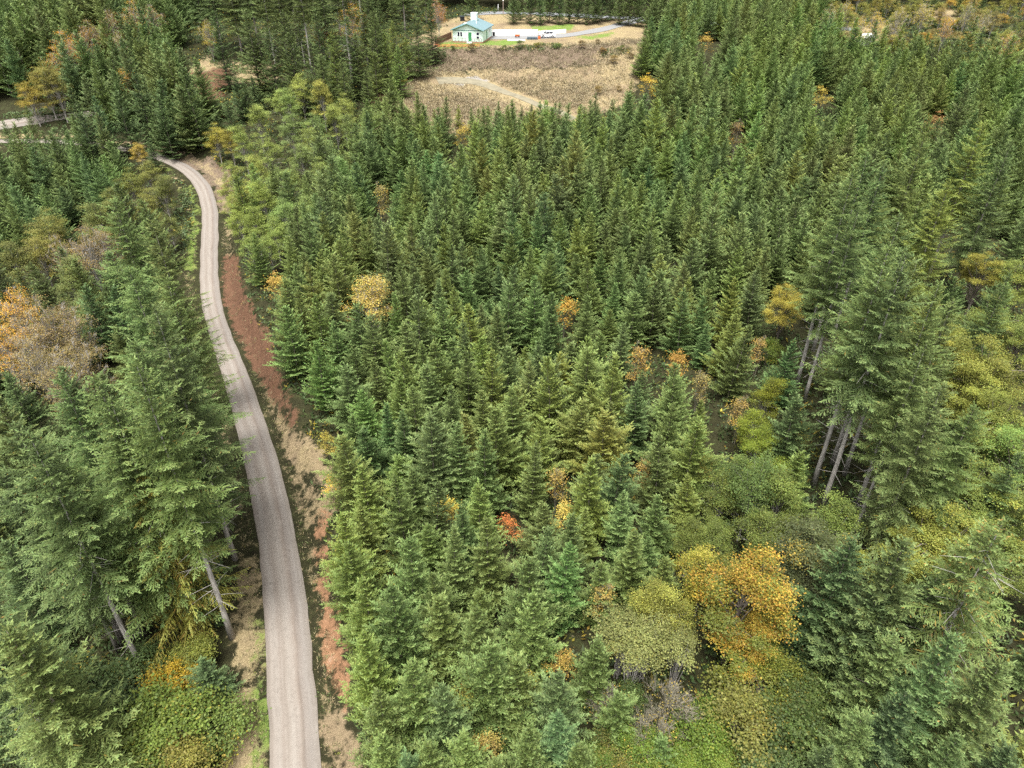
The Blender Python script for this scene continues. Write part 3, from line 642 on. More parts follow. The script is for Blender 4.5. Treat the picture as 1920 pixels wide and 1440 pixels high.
for n, (u, v, h, s) in enumerate([(1320, 1345, 5, 0), (1405, 1325, 6, 1), (1485, 1345, 6, 1), (1360, 1410, 3.5, 1), (1445, 1400, 5, 0), (1290, 1405, 3.5, 0), (1430, 1240, 6, 2), (1520, 1290, 5, 1), (1240, 1420, 4, 2), (1500, 1430, 4, 0), (1205, 1390, 4, 1), (1160, 1420, 4, 2), (1180, 1300, 3.5, 1), (1120, 1405, 3, 0), (1462, 690, 4, 0), (1448, 640, 4, 1), (1492, 810, 3, 2), (1492, 880, 3, 0), (1470, 870, 4, 1), (1540, 985, 2.5, 2)]):
    T(SHRUB[s], u, v, h, 4, vary([(.075, .12, .026), (.1, .105, .036), (.05, .078, .03), (.085, .125, .03), (.045, .07, .034)][n % 5] if n != 6 else (.11, .12, .03), .16), 1.6, word='leafy shrub', group='leafy shrubs in the lower wood', cat='shrub')
# alders and maples on the right
for n, (u, v, h) in enumerate([(1420, 868, 11), (1470, 900, 9), (1390, 850, 9), (1360, 900, 8), (1580, 960, 9), (1490, 965, 8), (1440, 960, 9), (1445, 720, 7), (1430, 800, 7), (1420, 770, 7), (1300, 990, 7), (1350, 980, 7)]):
    T(ALDER[n % 3], u, v, h, 10, vary((.082, .118, .042) if n not in (7, 8, 9) else (.11, .145, .025), .08), 2.0, word='round-topped alder', group='alders at the edge of the plantation')
for n, (u, v, h) in enumerate([(1800, 605, 13), (1880, 640, 14), (1935, 590, 13), (1900, 740, 13), (1850, 700, 12), (1830, 870, 13), (1900, 880, 14), (1780, 960, 13), (1850, 940, 12), (1930, 480, 12), (1860, 470, 11), (1880, 560, 12), (1945, 800, 13), (1715, 1005, 10), (1930, 980, 12)]):
    T(MAPLE[n % 2], u, v, h, 14, vary([(.115, .145, .045), (.14, .155, .045), (.09, .125, .042)][n % 3], .12), 3.0, word='yellowing maple', group='yellowing maples among the right-hand firs')
# saplings in autumn colour among the firs: landmarks of the plantation
SP = [(692, 528, 9.5, 'tall golden birch with pale top leaves rising above the young firs', 'golden birch', (.27, .22, .07), 3, 2.6),
      (1062, 560, 7, 'slim orange-gold sapling leaning beside the firs, mid plantation', 'slim orange-gold sapling', (.33, .2, .03), 0, 1.0),
      (512, 512, 7, 'golden-tan sapling at the plantation edge above the red bank', 'golden-tan edge sapling', (.30, .21, .05), 0, 1.2),
      (1198, 655, 7.5, 'brownish-orange slim sapling, the taller one of two close together', 'brownish-orange sapling', (.22, .15, .045), 1, 1.0),
      (1272, 658, 6.5, 'orange sapling with dense flame-shaped crown just right of a brownish one', 'flame-shaped orange sapling', (.27, .16, .04), 0, 1.1),
      (1316, 705, 6.0, 'faded tan sapling with thin crown below the flame-shaped orange one', 'faded tan sapling', (.17, .15, .07), 1, 1.0),
      (955, 968, 4.8, 'low red-orange maple bush glowing among green firs', 'red-orange maple bush', (.30, .10, .03), 2, 1.3),
      (1058, 945, 5.0, 'small pale gold sapling below a tawny one', 'small pale gold sapling', (.34, .27, .07), 2, 1.0),
      (838, 938, 5.5, 'small yellow maple sapling wedged between two firs', 'small yellow maple', (.34, .28, .05), 0, 1.0),
      (618, 893, 3.6, 'small bright yellow bush at the foot of the plantation edge', 'bright yellow edge bush', (.40, .29, .03), 2, .9),
      (612, 812, 4.6, 'olive-yellow bush at the end of the red bank', 'olive-yellow edge bush', (.2, .18, .035), 2, 1.2),
      (1045, 888, 6.0, 'tawny slim sapling behind the small pale gold one', 'tawny slim sapling', (.22, .17, .055), 1, .9),
      (1210, 868, 6.0, 'tawny-brown thin sapling standing in a dark gap', 'tawny-brown thin sapling', (.2, .15, .05), 1, .9),
      (1325, 860, 5.0, 'yellow spire-shaped sapling beside the round alders', 'yellow spire sapling', (.30, .23, .05), 0, .9),
      (1392, 752, 6.5, 'brown-gold sapling with sparse crown near the alders', 'brown-gold sapling', (.2, .15, .06), 1, 1.2),
      (1478, 548, 9.0, 'bright yellow maple in front of the tall pale trunks', 'bright yellow maple', (.22, .2, .035), 4, 2.2),
      (1055, 1225, 4.5, 'orange and green sapling with rounded top, lower plantation', 'round orange sapling', (.24, .17, .045), 2, 1.2),
      (878, 1282, 5.5, 'narrow yellow-green maple sapling pressed between lower firs', 'narrow yellow-green sapling', (.2, .2, .04), 0, .9),
      (912, 1380, 4.5, 'tawny sapling at the bottom edge of the picture', 'tawny bottom sapling', (.22, .18, .06), 0, 1.0),
      (1135, 1105, 6.0, 'tawny-gold tall sapling behind the willows', 'tawny-gold sapling', (.21, .17, .06), 1, 1.0),
      (1428, 638, 6.0, 'tan-topped sapling left of the bright yellow maple', 'tan-topped sapling', (.24, .17, .07), 1, .9),
      (985, 1262, 5.0, 'yellow-flecked green sapling by the rounded orange one', 'yellow-flecked sapling', (.2, .2, .035), 1, .9),
      (1218, 138, 8.0, 'bright yellow sapling at the clearing corner', 'yellow clearing sapling', (.40, .30, .03), 0, 1.2),
      (868, 232, 7.0, 'pair-stemmed yellow sapling behind the front firs of the clearing', 'pair-stemmed yellow sapling', (.30, .24, .04), 0, 1.2),
      (1326, 62, 8.0, 'golden sapling alone in the far upper plantation', 'far golden sapling', (.34, .24, .06), 0, 1.2),
      (1546, 160, 7.0, 'yellow sapling deep in the far right firs', 'deep yellow sapling', (.32, .26, .05), 2, 1.2),
      (712, 352, 8.0, 'faint tawny sapling in the upper left of the plantation', 'faint tawny sapling', (.19, .17, .06), 1, 1.2),
      (1760, 210, 9.0, 'rust-brown sapling behind the tall right firs', 'rust-brown sapling', (.2, .11, .05), 0, 1.4),
      (1385, 232, 7.5, 'brown half-dead sapling in a gap of the upper firs', 'brown gap sapling', (.16, .11, .06), 1, 1.4)]
for (u, v, h, lab, sh, c, s, oc) in SP:
    g_ = sum(c) / 3; c = tuple((q * .85 + g_ * .15) * 1.02 for q in c)
    if s == 3: T(GBIRCH, u, v, h, 10, c, oc, label=lab, cat='tree', short=sh)
    elif s == 4: T(MAPLE[1], u, v, h, 14, c, oc, label=lab, cat='tree', short=sh, sz=1.15)
    else: T(SAPL[s], u, v, h, 6, c, oc, label=lab, cat='sapling', short=sh)
# left side: birches, alders, shrubs
for n, (u, v, h, c) in enumerate([(18, 545, 13, (.33, .2, .045)), (75, 560, 13, (.155, .125, .075)), (120, 575, 12, (.15, .12, .072)), (55, 640, 12, (.16, .135, .08)), (100, 680, 11, (.145, .12, .075)),
                                  (150, 430, 12, (.17, .13, .075)), (185, 425, 11, (.16, .13, .07)), (110, 445, 10, (.16, .13, .07)), (-20, 600, 13, (.34, .2, .04)), (35, 600, 13, (.18, .14, .08)), (140, 640, 11, (.15, .125, .075))]):
    T(BIRCH[n % 2], u, v, h, 13, c, 2.4, word='autumn birch', group='tan and orange birches on the left')
for n, (u, v, h, c) in enumerate([(75, 400, 11, (.13, .14, .05)), (125, 500, 10, (.1, .125, .055)), (150, 545, 9, (.09, .12, .055)), (60, 440, 10, (.14, .14, .05)), (20, 470, 10, (.1, .115, .05)), (270, 300, 9, (.12, .135, .05)),
                                  (235, 320, 9, (.11, .13, .045)), (300, 340, 8, (.1, .12, .05)), (200, 350, 9, (.1, .12, .05)), (265, 360, 9, (.12, .13, .045)), (180, 395, 10, (.1, .12, .05)), (310, 400, 7, (.09, .11, .045)),
                                  (70, 120, 12, (.16, .15, .05)), (95, 135, 11, (.13, .13, .05)), (45, 150, 10, (.2, .17, .05)), (400, 235, 8, (.2, .19, .045)), (428, 250, 7, (.17, .16, .045)), (255, 265, 6, (.24, .19, .06))]):
    T(ALDER[n % 3], u, v, h, 10, c, 2.0, word='alder', group='alders by the bend of the road')
for n, (u, v, h, c) in enumerate([(560, 140, 10, (.2, .2, .055)), (600, 160, 10, (.17, .18, .055)), (520, 165, 9, (.15, .17, .05)), (640, 180, 10, (.15, .17, .05)), (480, 205, 9, (.16, .18, .055)), (540, 210, 10, (.12, .15, .055)), (590, 215, 9, (.13, .16, .055)),
                                  (450, 245, 9, (.17, .18, .05)), (500, 255, 9, (.14, .165, .05)), (560, 265, 9, (.12, .15, .055)), (480, 300, 9, (.17, .18, .05)), (520, 310, 9, (.14, .16, .05)), (455, 345, 8, (.19, .19, .045)), (490, 350, 9, (.16, .18, .045)),
                                  (530, 370, 9, (.13, .16, .05)), (445, 395, 7, (.18, .19, .045)), (475, 400, 8, (.15, .17, .045)), (430, 300, 7, (.16, .17, .05)), (610, 260, 9, (.11, .14, .055)), (655, 225, 9, (.12, .15, .055)), (510, 405, 8, (.13, .16, .045)), (580, 235, 9, (.15, .17, .05)), (625, 205, 9, (.14, .165, .05)), (680, 240, 9, (.11, .145, .05)), (600, 300, 9, (.13, .16, .05)), (550, 325, 8, (.14, .165, .05)), (500, 440, 7, (.11, .15, .045)), (465, 440, 6, (.15, .17, .045)), (640, 300, 8, (.11, .145, .05)), (570, 365, 8, (.12, .15, .05)), (690, 200, 9, (.12, .15, .05)), (540, 175, 9, (.17, .185, .055)), (420, 340, 6, (.17, .175, .05)), (435, 365, 7, (.16, .17, .045))]):
    T(ALDER[n % 3], u, v, h, 10, vary((c[0] * 1.02, c[1] * 1.16, c[2] * 1.5), .06), 1.7, word='pale young alder', group='pale alders between the road bend and the firs')
for n, (u, v, h, c, k) in enumerate([(300, 1330, 7, (.085, .125, .035), 0), (350, 1325, 6, (.075, .11, .038), 2), (270, 1390, 6, (.08, .115, .034), 1), (220, 1250, 6, (.06, .095, .05), 2), (170, 1290, 6, (.055, .088, .05), 0),
                                     (110, 1255, 7, (.05, .08, .04), 1), (195, 1385, 5, (.11, .135, .03), 2), (320, 1260, 4.5, (.26, .19, .03), 0), (340, 1420, 5, (.12, .12, .04), 1), (60, 1330, 6, (.055, .085, .045), 2), (90, 1400, 5, (.06, .09, .045), 0),
                                     (360, 1215, 4, (.1, .12, .035), 1), (290, 1230, 4, (.1, .11, .03), 2), (150, 1430, 5, (.09, .12, .03), 2)]):
    T(SHRUB[k], u, v, h, 4, c, 1.5, word='leafy shrub', group='leafy shrubs in the lower left corner', cat='shrub')
T(BIGF[1], 10, 1175, 21, 19, (.07, .098, .038), 2.0, label='near fir whose crown fills the lower left edge of the picture', cat='tree', short='near left-edge fir')
T(FIRS[5], 378, 1235, 6, 9.8, (.05, .085, .052), 1.6, label='small blue-green fir alone beside the road verge', cat='tree', short='lone roadside fir')
# behind the clearing: bare trunks, the row behind the house, orange maples
for n, (u, v, h, k) in enumerate([(519, 138, 26, 1), (585, 136, 27, 3), (661, 158, 36, 1), (556, 130, 15, 3), (572, 126, 16, 1), (680, 60, 30, 3)]):
    B(OLDS[k], u, v, h, oh[k], (.058, .08, .03), 1.5, word='tall fir with bare grey trunk', group='bare-trunked firs behind the red clearing')
for n, (u, v, h, k) in enumerate([(455, 105, 30, 4), (490, 110, 30, 2), (540, 112, 28, 4), (620, 118, 24, 4), (420, 100, 26, 2), (600, 95, 28, 0), (700, 105, 18, 4), (720, 120, 15, 4), (745, 105, 15, 2), (690, 125, 17, 4), (560, 90, 30, 2), (390, 85, 26, 4), (760, 60, 22, 2), (800, 45, 24, 4), (640, 75, 28, 0)]):
    B(OLDS[k], u, v, h, oh[k], vary((.056, .084, .034), .1), 2.2, word='dense dark fir', group='dark firs above the red clearing')
for n, (u, v, h) in enumerate([(720, 55, 14), (745, 85, 12), (700, 95, 13), (735, 40, 14), (760, 70, 10), (620, 62, 17), (600, 100, 15), (640, 110, 14), (685, 130, 11), (665, 60, 15), (580, 70, 17), (540, 60, 17), (500, 55, 17), (480, 60, 15), (780, 25, 15), (650, 30, 18), (700, 20, 18), (530, 20, 20), (460, 15, 20), (590, 15, 20), (400, 20, 18), (805, -5, 16)]):
    T(BIGF[n % 4], u, v, h, (17, 19, 16, 18)[n % 4], vary((.085, .118, .034) if n < 6 else (.055, .082, .034), .1), 1.6, word='full-skirted fir', group='full-skirted firs between the two clearings')
for n, (u, v, h) in enumerate([(440, 142, 10), (472, 146, 8), (455, 150, 9), (425, 190, 7), (402, 198, 7), (150, 212, 12), (185, 225, 11), (118, 232, 11), (278, 258, 7), (212, 262, 8), (90, 240, 11), (298, 190, 12), (280, 175, 13), (300, 150, 12), (255, 150, 14), (215, 165, 14), (175, 180, 13), (130, 165, 13)]):
    T(FIRS[n % 8], u, v, h, 9.6, vary((.048, .078, .04), .1), 1.4, word='dark young fir', group='dark firs round the road bend')
row = [(886, 40, 17), (975, 38, 15), (963, 45, 13), (995, 45, 15), (1013, 47, 13), (1030, 43, 16), (1048, 46, 14), (1066, 44, 15), (1083, 45, 16), (1100, 46, 12), (1115, 44, 15), (1128, 40, 16), (1160, 47, 16), (1178, 48, 17), (1195, 50, 15), (1212, 44, 17), (1230, 48, 16), (1146, 38, 13)]
for n, (u, v, h) in enumerate(row):
    k = FIRS[n % 8]
    B(k, u, v, h * .72, 9.6, vary((.052, .085, .038), .1), 1.4, word='mid-height conifer', group='conifers in the row behind the house', sz=1.05)
for n, (u, v, h, c, k) in enumerate([(115, 62, 13, (.38, .2, .03), 1), (150, 50, 12, (.24, .15, .06), 0), (232, 128, 9, (.38, .23, .03), 0), (95, 90, 11, (.36, .22, .03), 1), (200, 20, 12, (.2, .14, .07), 0), (240, 5, 12, (.3, .19, .04), 1), (280, 10, 12, (.19, .13, .07), 0),
                                     (165, 40, 11, (.22, .17, .06), 1), (215, 60, 11, (.17, .15, .06), 0), (820, 0, 10, (.3, .14, .05), 1), (655, 5, 14, (.30, .19, .03), 0), (600, 40, 10, (.3, .19, .03), 1), (385, 38, 10, (.24, .21, .04), 0)]):
    T(BIRCH[k], u, v, h, 13, c, 2.0, word='autumn-coloured birch', group='orange and tan birches at the top of the wood')
for n, (u, v, h, c) in enumerate([(1620, 30, 9, (.3, .24, .05)), (1650, 25, 9, (.36, .27, .04)), (1690, 15, 10, (.22, .2, .08)), (1740, 0, 10, (.3, .26, .07)), (1780, 30, 9, (.32, .2, .06)), (1850, 20, 9, (.22, .2, .06)), (1900, 60, 9, (.28, .18, .05)), (1560, 10, 9, (.2, .2, .06)), (1590, 0, 9, (.24, .22, .06)), (1870, 90, 8, (.3, .2, .05)), (1820, 5, 9, (.17, .18, .07))]):
    T(BIRCH[n % 2], u, v, h, 13, c, 2.0, word='pale autumn birch', group='pale birches in the far upper corner')

for n, (u, v, h, c) in enumerate([(829, 1286, 8.5, 1), (772, 1256, 9.5, 0), (711, 1305, 9, 0), (715, 1379, 8.5, 0), (801, 1383, 8, 0), (870, 1366, 8, 0), (969, 1215, 10, 0), (920, 1219, 10, 0), (893, 1133, 10, 0), (1047, 1272, 8.5, 1), (1047, 1342, 8, 1), (993, 1366, 8, 0), (1090, 1380, 7.5, 0),
                                (821, 1112, 10, 0), (993, 1043, 10.5, 0), (1161, 1305, 6.5, 0), (680, 1085, 10.5, 2), (735, 1115, 10, 0), (685, 1210, 9, 2), (1000, 1120, 10, 0), (760, 1400, 8, 1), (930, 1420, 7, 0), (1120, 1200, 8, 0), (1245, 1385, 5, 0), (640, 960, 10, 2), (655, 1030, 9, 2), (1190, 1000, 9, 0), (1110, 860, 10.5, 2), (1130, 1040, 9, 0), (1250, 1040, 7.5, 0)]):
    T(FIRS[(n * 3) % 8], u, v, h * 1.06, 9.6, vary([(.066, .1, .038), (.056, .092, .05), (.085, .122, .034)][c], .1), 1.5, word='large young fir', group='young firs of the plantation', sz=rng.uniform(.92, 1.06))
# young firs: planting rows in the plantation, looser rows elsewhere
PLANT = [(705, 1800), (692, 1470), (680, 1345), (655, 1200), (642, 1050), (634, 960), (645, 880), (596, 800), (566, 740), (540, 680), (530, 620), (500, 570), (468, 500), (452, 430), (500, 425), (590, 370), (680, 300),
         (735, 226), (790, 228), (905, 230), (1000, 226), (1060, 218), (1110, 210), (1180, 200), (1197, 150), (1215, 90), (1260, 62), (1400, 60), (1540, 62), (1600, 105), (1700, 138), (1900, 150), (2300, 160), (2300, 340), (1700, 430), (1560, 500), (1500, 640),
         (1490, 800), (1500, 950), (1380, 1090), (1280, 1160), (1130, 1240), (1075, 1330), (1065, 1800)]
LEFTP = [(-300, 295), (110, 272), (195, 305), (245, 340), (255, 410), (200, 470), (60, 500), (-300, 560)]
UPL = [(60, 205), (235, 120), (330, 122), (350, 195), (415, 222), (425, 285), (400, 318), (350, 300), (300, 268), (255, 250), (110, 240)]
FARR = [(1200, 58), (1210, 30), (1300, 10), (1420, -8), (1530, -8), (1545, 64)]
OPENR = [(1545, 64), (1560, 18), (2300, 5), (2300, 160), (1900, 148), (1700, 136), (1600, 105)]
FARL = [(-300, 200), (60, 200), (230, 120), (330, 118), (340, 80), (380, 30), (250, 0), (0, 20), (-300, 60)]
LOWL = [(-300, 560), (60, 500), (330, 480), (350, 620), (380, 800), (420, 1000), (360, 1180), (250, 1240), (150, 1440), (-200, 1700), (-300, 1000)]
LOWR = [(1500, 640), (1560, 500), (1700, 430), (2300, 340), (2300, 1900), (1070, 1900), (1075, 1330), (1130, 1240), (1280, 1160), (1380, 1090), (1500, 950), (1490, 800)]
r = np.random.RandomState(21); k_ = 0
while k_ < 150:
    u, v = r.uniform(1545, 1990), 12 + 118 * r.rand() ** 1.35
    if not in_poly(u, v, OPENR): continue
    q = base_at(u, v)
    if near(q[0], q[1], .9): k_ += .15; continue
    k_ += 1; c = [(.15, .165, .055), (.19, .18, .06), (.12, .145, .05), (.24, .18, .05), (.16, .14, .075)][r.randint(5)]
    if r.rand() < .2: put(FIRS[r.randint(8)], q, r.uniform(5, 8), 9.6, vary((.062, .092, .042), .1), 1.3, word='scattered young fir', group='mixed young trees in the far upper corner')
    elif r.rand() < .45: put(SHRUB[r.randint(3)], q, r.uniform(2.2, 4), 4, vary(c, .12), 1.2, word='low bushy shrub', group='mixed young trees in the far upper corner', cat='shrub')
    else: put(ALDER[r.randint(3)], q, r.uniform(4, 8), 10, vary(c, .12), 1.5, word='bushy young alder', group='mixed young trees in the far upper corner')
cand = []
def seed_rows(poly, sp, ang, jit, drop, hmin, hmax, cols, ymax=330, occr=1.2):
    n = int(420 / sp); ca, sa = math.cos(R(ang)), math.sin(R(ang))
    for i in range(-n, n):
        for j in range(-n, n):
            gx, gy = (i + .5 * (j & 1)) * sp, j * sp * .92
            x = gx * ca - gy * sa + rng.normal(0, jit); y = 120 + gx * sa + gy * ca + rng.normal(0, jit)
            if not (8 < y < ymax) or abs(x) > 60 + y * .85: continue
            cand.append((x, y, poly, drop, hmin, hmax, cols, occr))
seed_rows(PLANT, 3.95, 14, .42, .05, 7.6, 11.6, FIRC)
seed_rows(LEFTP, 4.1, 30, .6, .08, 7.5, 11.0, [(.05, .085, .04), (.056, .09, .042), (.062, .095, .038)])
seed_rows(UPL, 4.4, 5, .7, .1, 10, 14, [(.05, .085, .038), (.062, .096, .038), (.056, .085, .044)])
seed_rows(FARR, 4.6, 20, .8, .1, 8, 11, [(.068, .1, .045), (.075, .105, .045), (.062, .09, .045)])
seed_rows(FARL, 4.8, 20, 1.0, .1, 12, 16, [(.05, .08, .036), (.06, .09, .038)])
seed_rows(LOWL, 5.2, 20, 1.2, .25, 7, 13, [(.045, .078, .036), (.05, .082, .04), (.055, .08, .03)])
seed_rows(LOWR, 5.4, 20, 1.2, .3, 7, 12, [(.058, .09, .042), (.065, .1, .036), (.075, .105, .036)])
cx = np.array([c[0] for c in cand]); cy = np.array([c[1] for c in cand]); cz = zg(cx, cy); cu, cv = project(cx, cy, cz)
cu = np.nan_to_num(cu, nan=-9e4); cv = np.nan_to_num(cv, nan=9e4); crd, _ = road_rel(cx, cy)
polys = {id(c[2]): c[2] for c in cand}; ins = {k: in_poly(cu, cv, p) for k, p in polys.items()}
keepout = np.any([in_poly(cu, cv, q) for q in (TAN[1], BROWN[0], SOIL[1], [(745, 182), (790, 110), (1188, 60), (1192, 130), (1172, 196), (1060, 214), (900, 212), (760, 208)])], axis=0)
CLEARVIEW = [[(745, 182), (790, 110), (1188, 60), (1192, 130), (1172, 192), (1100, 196), (1000, 202), (900, 206), (760, 202)], [(352, 125), (420, 125), (505, 110), (508, 165), (430, 160), (420, 195), (368, 190)],
             [(0, 225), (96, 215), (96, 232), (0, 246)], [(225, 265), (300, 285), (420, 330), (440, 430), (420, 480), (360, 400), (290, 320), (225, 290)], [(445, 480), (468, 560), (525, 660), (545, 760), (440, 640), (415, 500)]]
kept = []
occ_grid = {}
def occ_add(x, y, r): occ_grid.setdefault((int(x // 6), int(y // 6)), []).append((x, y, r))
def occ_hit(x, y, r):
    gx, gy = int(x // 6), int(y // 6)
    return any((x - a) ** 2 + (y - b) ** 2 < (r + q) ** 2 for i in (-1, 0, 1) for j in (-1, 0, 1) for a, b, q in occ_grid.get((gx + i, gy + j), ()))
for q in OCC: occ_add(*q)
roadpts = {}
for RP, wdt in ((far, 4.2), (trk, 2.6), (drv, 4.5), (bkr, 5.2)):
    for p in RP: occ_add(p[0], p[1], wdt - 1.2)
for n, (x, y, poly, drop, hmin, hmax, cols, occr) in enumerate(cand):
    if not ins[id(poly)][n] or keepout[n] or abs(crd[n]) < 4.2 or rng.rand() < drop: continue
    if cu[n] < -130 or cu[n] > 2050 or cv[n] > 1720: continue
    if occ_hit(x, y, occr * .8): continue
    occ_add(x, y, occr * .55)
    c = cols[rng.randint(len(cols))]
    wv = math.sin(x * .11 + 1) * math.sin(y * .09 + 2)
    h = rng.uniform(hmin, hmax) * (1 + .08 * wv) * (.66 if rng.rand() < .07 else 1)
    c = vary((c[0] * (1 + .12 * wv + .1 * math.sin(x * .31) * math.sin(y * .27)), c[1], c[2]), .17)
    tu, tv_ = project(x, y, cz[n] + h * .97)
    while h > 4.5 and in_poly(tu, tv_, CLEARVIEW[0]):      # younger trees along the clearing
        h *= .88; tu, tv_ = project(x, y, cz[n] + h * .97)
    if any(in_poly(tu, tv_, q) for q in CLEARVIEW): continue
    if any(abs((cu[n] + tu) / 2 - q[0]) < 13 + 13 * q[2] / 7 and tv_ < q[1] + 34 and cv[n] > q[1] + 16 for q in SP): continue
    if any((cu[n] - a_) ** 2 + (cv[n] - b_) ** 2 < 45 ** 2 for a_, b_ in ((1492, 724), (1508, 752), (1524, 912), (1541, 952), (1548, 835), (1500, 790), (1520, 990))): continue
    dep = float(np.dot(np.array([x, y, cz[n] + h * .5]) - CAM, FWD))
    vis = -30 < cu[n] < 1950 and cv[n] < 1500
    lt = 1 + .22 * float(smooth(95, 190, y)); c = (c[0] * lt, c[1] * lt, c[2] * lt)  # distance haze painted into crown colour: firs get lighter farther from the camera
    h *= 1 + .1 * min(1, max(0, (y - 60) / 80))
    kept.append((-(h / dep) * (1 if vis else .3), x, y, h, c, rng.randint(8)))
kept.sort(key=lambda q: q[0])
NIND = 235
hh = [9.6, 10.2, 9.0, 10.6, 8.6, 9.8, 11.0, 9.2]
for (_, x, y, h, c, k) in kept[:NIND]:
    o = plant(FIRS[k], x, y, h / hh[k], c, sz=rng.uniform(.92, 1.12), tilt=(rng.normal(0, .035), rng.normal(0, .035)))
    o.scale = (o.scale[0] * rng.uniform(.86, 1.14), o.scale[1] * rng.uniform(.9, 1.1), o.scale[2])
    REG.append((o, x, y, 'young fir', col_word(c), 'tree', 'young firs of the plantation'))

def scatter(name, kinds, pts, group_label=None):
    """one object whose points carry copies of the crowns: the trees past the ones built singly"""
    n = len(pts); me = bpy.data.meshes.new(name); me.vertices.add(n)
    me.vertices.foreach_set('co', np.array([p[:3] for p in pts], np.float32).ravel())
    for an, ty, key, dat in (('color', 'FLOAT_COLOR', 'color', [(*p[3], 1) for p in pts]), ('rot', 'FLOAT_VECTOR', 'vector', [p[4] for p in pts]), ('scl', 'FLOAT_VECTOR', 'vector', [p[5] for p in pts]), ('pick', 'INT', 'value', [p[6] for p in pts])):
        at = me.attributes.new(an, ty, 'POINT'); at.data.foreach_set(key, np.array(dat, np.int32 if ty == 'INT' else np.float32).ravel())
    o = obj(name, me); md = o.modifiers.new('trees', 'NODES'); g = bpy.data.node_groups.new(name, 'GeometryNodeTree'); md.node_group = g
    g.interface.new_socket('Geometry', in_out='INPUT', socket_type='NodeSocketGeometry'); g.interface.new_socket('Geometry', in_out='OUTPUT', socket_type='NodeSocketGeometry')
    N = g.nodes; L = g.links; gi = N.new('NodeGroupInput'); go = N.new('NodeGroupOutput')
    ip = N.new('GeometryNodeInstanceOnPoints'); jn = N.new('GeometryNodeJoinGeometry')
    for k in kinds:
        oi = N.new('GeometryNodeObjectInfo'); oi.transform_space = 'ORIGINAL'; oi.inputs['Object'].default_value = k.proto[0]; oi.inputs['As Instance'].default_value = True
        L.new(oi.outputs['Geometry'], jn.inputs[0])
    def na(nm, ty):
        a = N.new('GeometryNodeInputNamedAttribute'); a.data_type = ty; a.inputs[0].default_value = nm; return a.outputs[0]
    L.new(gi.outputs[0], ip.inputs['Points']); L.new(jn.outputs[0], ip.inputs['Instance']); ip.inputs['Pick Instance'].default_value = True
    L.new(na('pick', 'INT'), ip.inputs['Instance Index']); L.new(na('scl', 'FLOAT_VECTOR'), ip.inputs['Scale'])
    er = N.new('FunctionNodeEulerToRotation'); L.new(na('rot', 'FLOAT_VECTOR'), er.inputs[0]); L.new(er.outputs[0], ip.inputs['Rotation'])
    L.new(ip.outputs[0], go.inputs[0])
    return o
fp = []
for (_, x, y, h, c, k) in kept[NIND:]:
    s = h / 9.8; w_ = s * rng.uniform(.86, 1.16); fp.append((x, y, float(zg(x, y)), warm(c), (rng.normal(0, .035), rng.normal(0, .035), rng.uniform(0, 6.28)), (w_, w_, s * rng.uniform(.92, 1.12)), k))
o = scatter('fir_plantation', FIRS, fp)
tag(o, 'mass of smaller young firs filling the farther rows of the plantation', 'plantation', kind='stuff')
# far wood above the road: tall dark firs
fw = []
for _ in range(5200):
    y = rng.uniform(252, 470); x = rng.uniform(-1, 1) * (30 + y * .86)
    u, v = project(x, y, float(zg(x, y)))
    if (in_poly(u, v, FARR) and y < 330) or in_poly(u, v, OPENR): continue
    if occ_hit(x, y, 1.7): continue
    if 780 < u < 1250 and v > 18: continue
    occ_add(x, y, 1.7); s = rng.uniform(.55, .95)
    fw.append((x, y, float(zg(x, y)), warm(vary(OC[rng.randint(4)] if rng.rand() > .1 else (.16, .12, .045), .12)), (0, 0, rng.uniform(0, 6.28)), (s, s, s * rng.uniform(.85, 1.05)), rng.randint(5)))
o = scatter('distant_forest', OLDS, fw)
tag(o, 'dark distant wood of tall firs across the top of the view', 'forest', kind='stuff')

# ------------------------------------------------------------------ low cover: undergrowth, grass, brambles
def pts_where(n, test, x0, x1, y0, y1, seed):
    r = np.random.RandomState(seed); x = r.uniform(x0, x1, n); y = r.uniform(y0, y1, n)
    jx, jy = r.normal(0, 1, (2, n)) * np.where(y > 150, 1.5, .25)
    t, s, lw, bn, gvl, _ = cover(x + jx, y + jy); d = road_rel(x, y)[0]; k = test(t, s, lw, bn, gvl, d, x, y, r)
    u, v = project(x, y, zg(x, y)); k &= (u > -60) & (u < 1980) & (v < 1480) & (v > -20)
    return x[k], y[k]
def tufts(name, x, y, per, L, Wd, up, spread, m, col, seed, aut=(0., .3, .7), kindname=None):
    r = np.random.RandomState(seed); n = len(x); i = np.repeat(np.arange(n), per); N = len(i)
    sc = r.uniform(.6, 1.3, n)[i]
    P = np.c_[x[i] + r.normal(0, spread, N), y[i] + r.normal(0, spread, N), np.zeros(N)]; P[:, 2] = zg(P[:, 0], P[:, 1]) + r.uniform(-.02, .12 if up < 1 else .0, N) * L * 3
    az = r.uniform(0, 6.28, N); D = np.c_[np.cos(az), np.sin(az), np.abs(r.normal(up, .35, N))]
    v = cards(P, D, L * sc * r.uniform(.6, 1.3, N), Wd * r.uniform(.7, 1.3, N), r, roll=1.0)
    A = np.where(r.rand(n)[i] < aut[2], r.uniform(aut[0], aut[1], N), 0)
    leaf = np.c_[np.clip(r.normal(.45, .2, N) + r.normal(0, .12, n)[i], 0, 1), A, r.rand(N)]
    o = obj(name, quads_mesh(name, v, m, leaf)); o.color = (*col, 1); return o
off = lambda d, w=2.35: np.abs(d) > w
x, y = pts_where(72000, lambda t, s, l_, b, g, d, x, y, r: off(d, 5.5) & (t < .3) & (s < .3) & (b < .3) & ((y < 190) | (x < -5) | (x > 85)), -110, 215, 18, 285, 1)
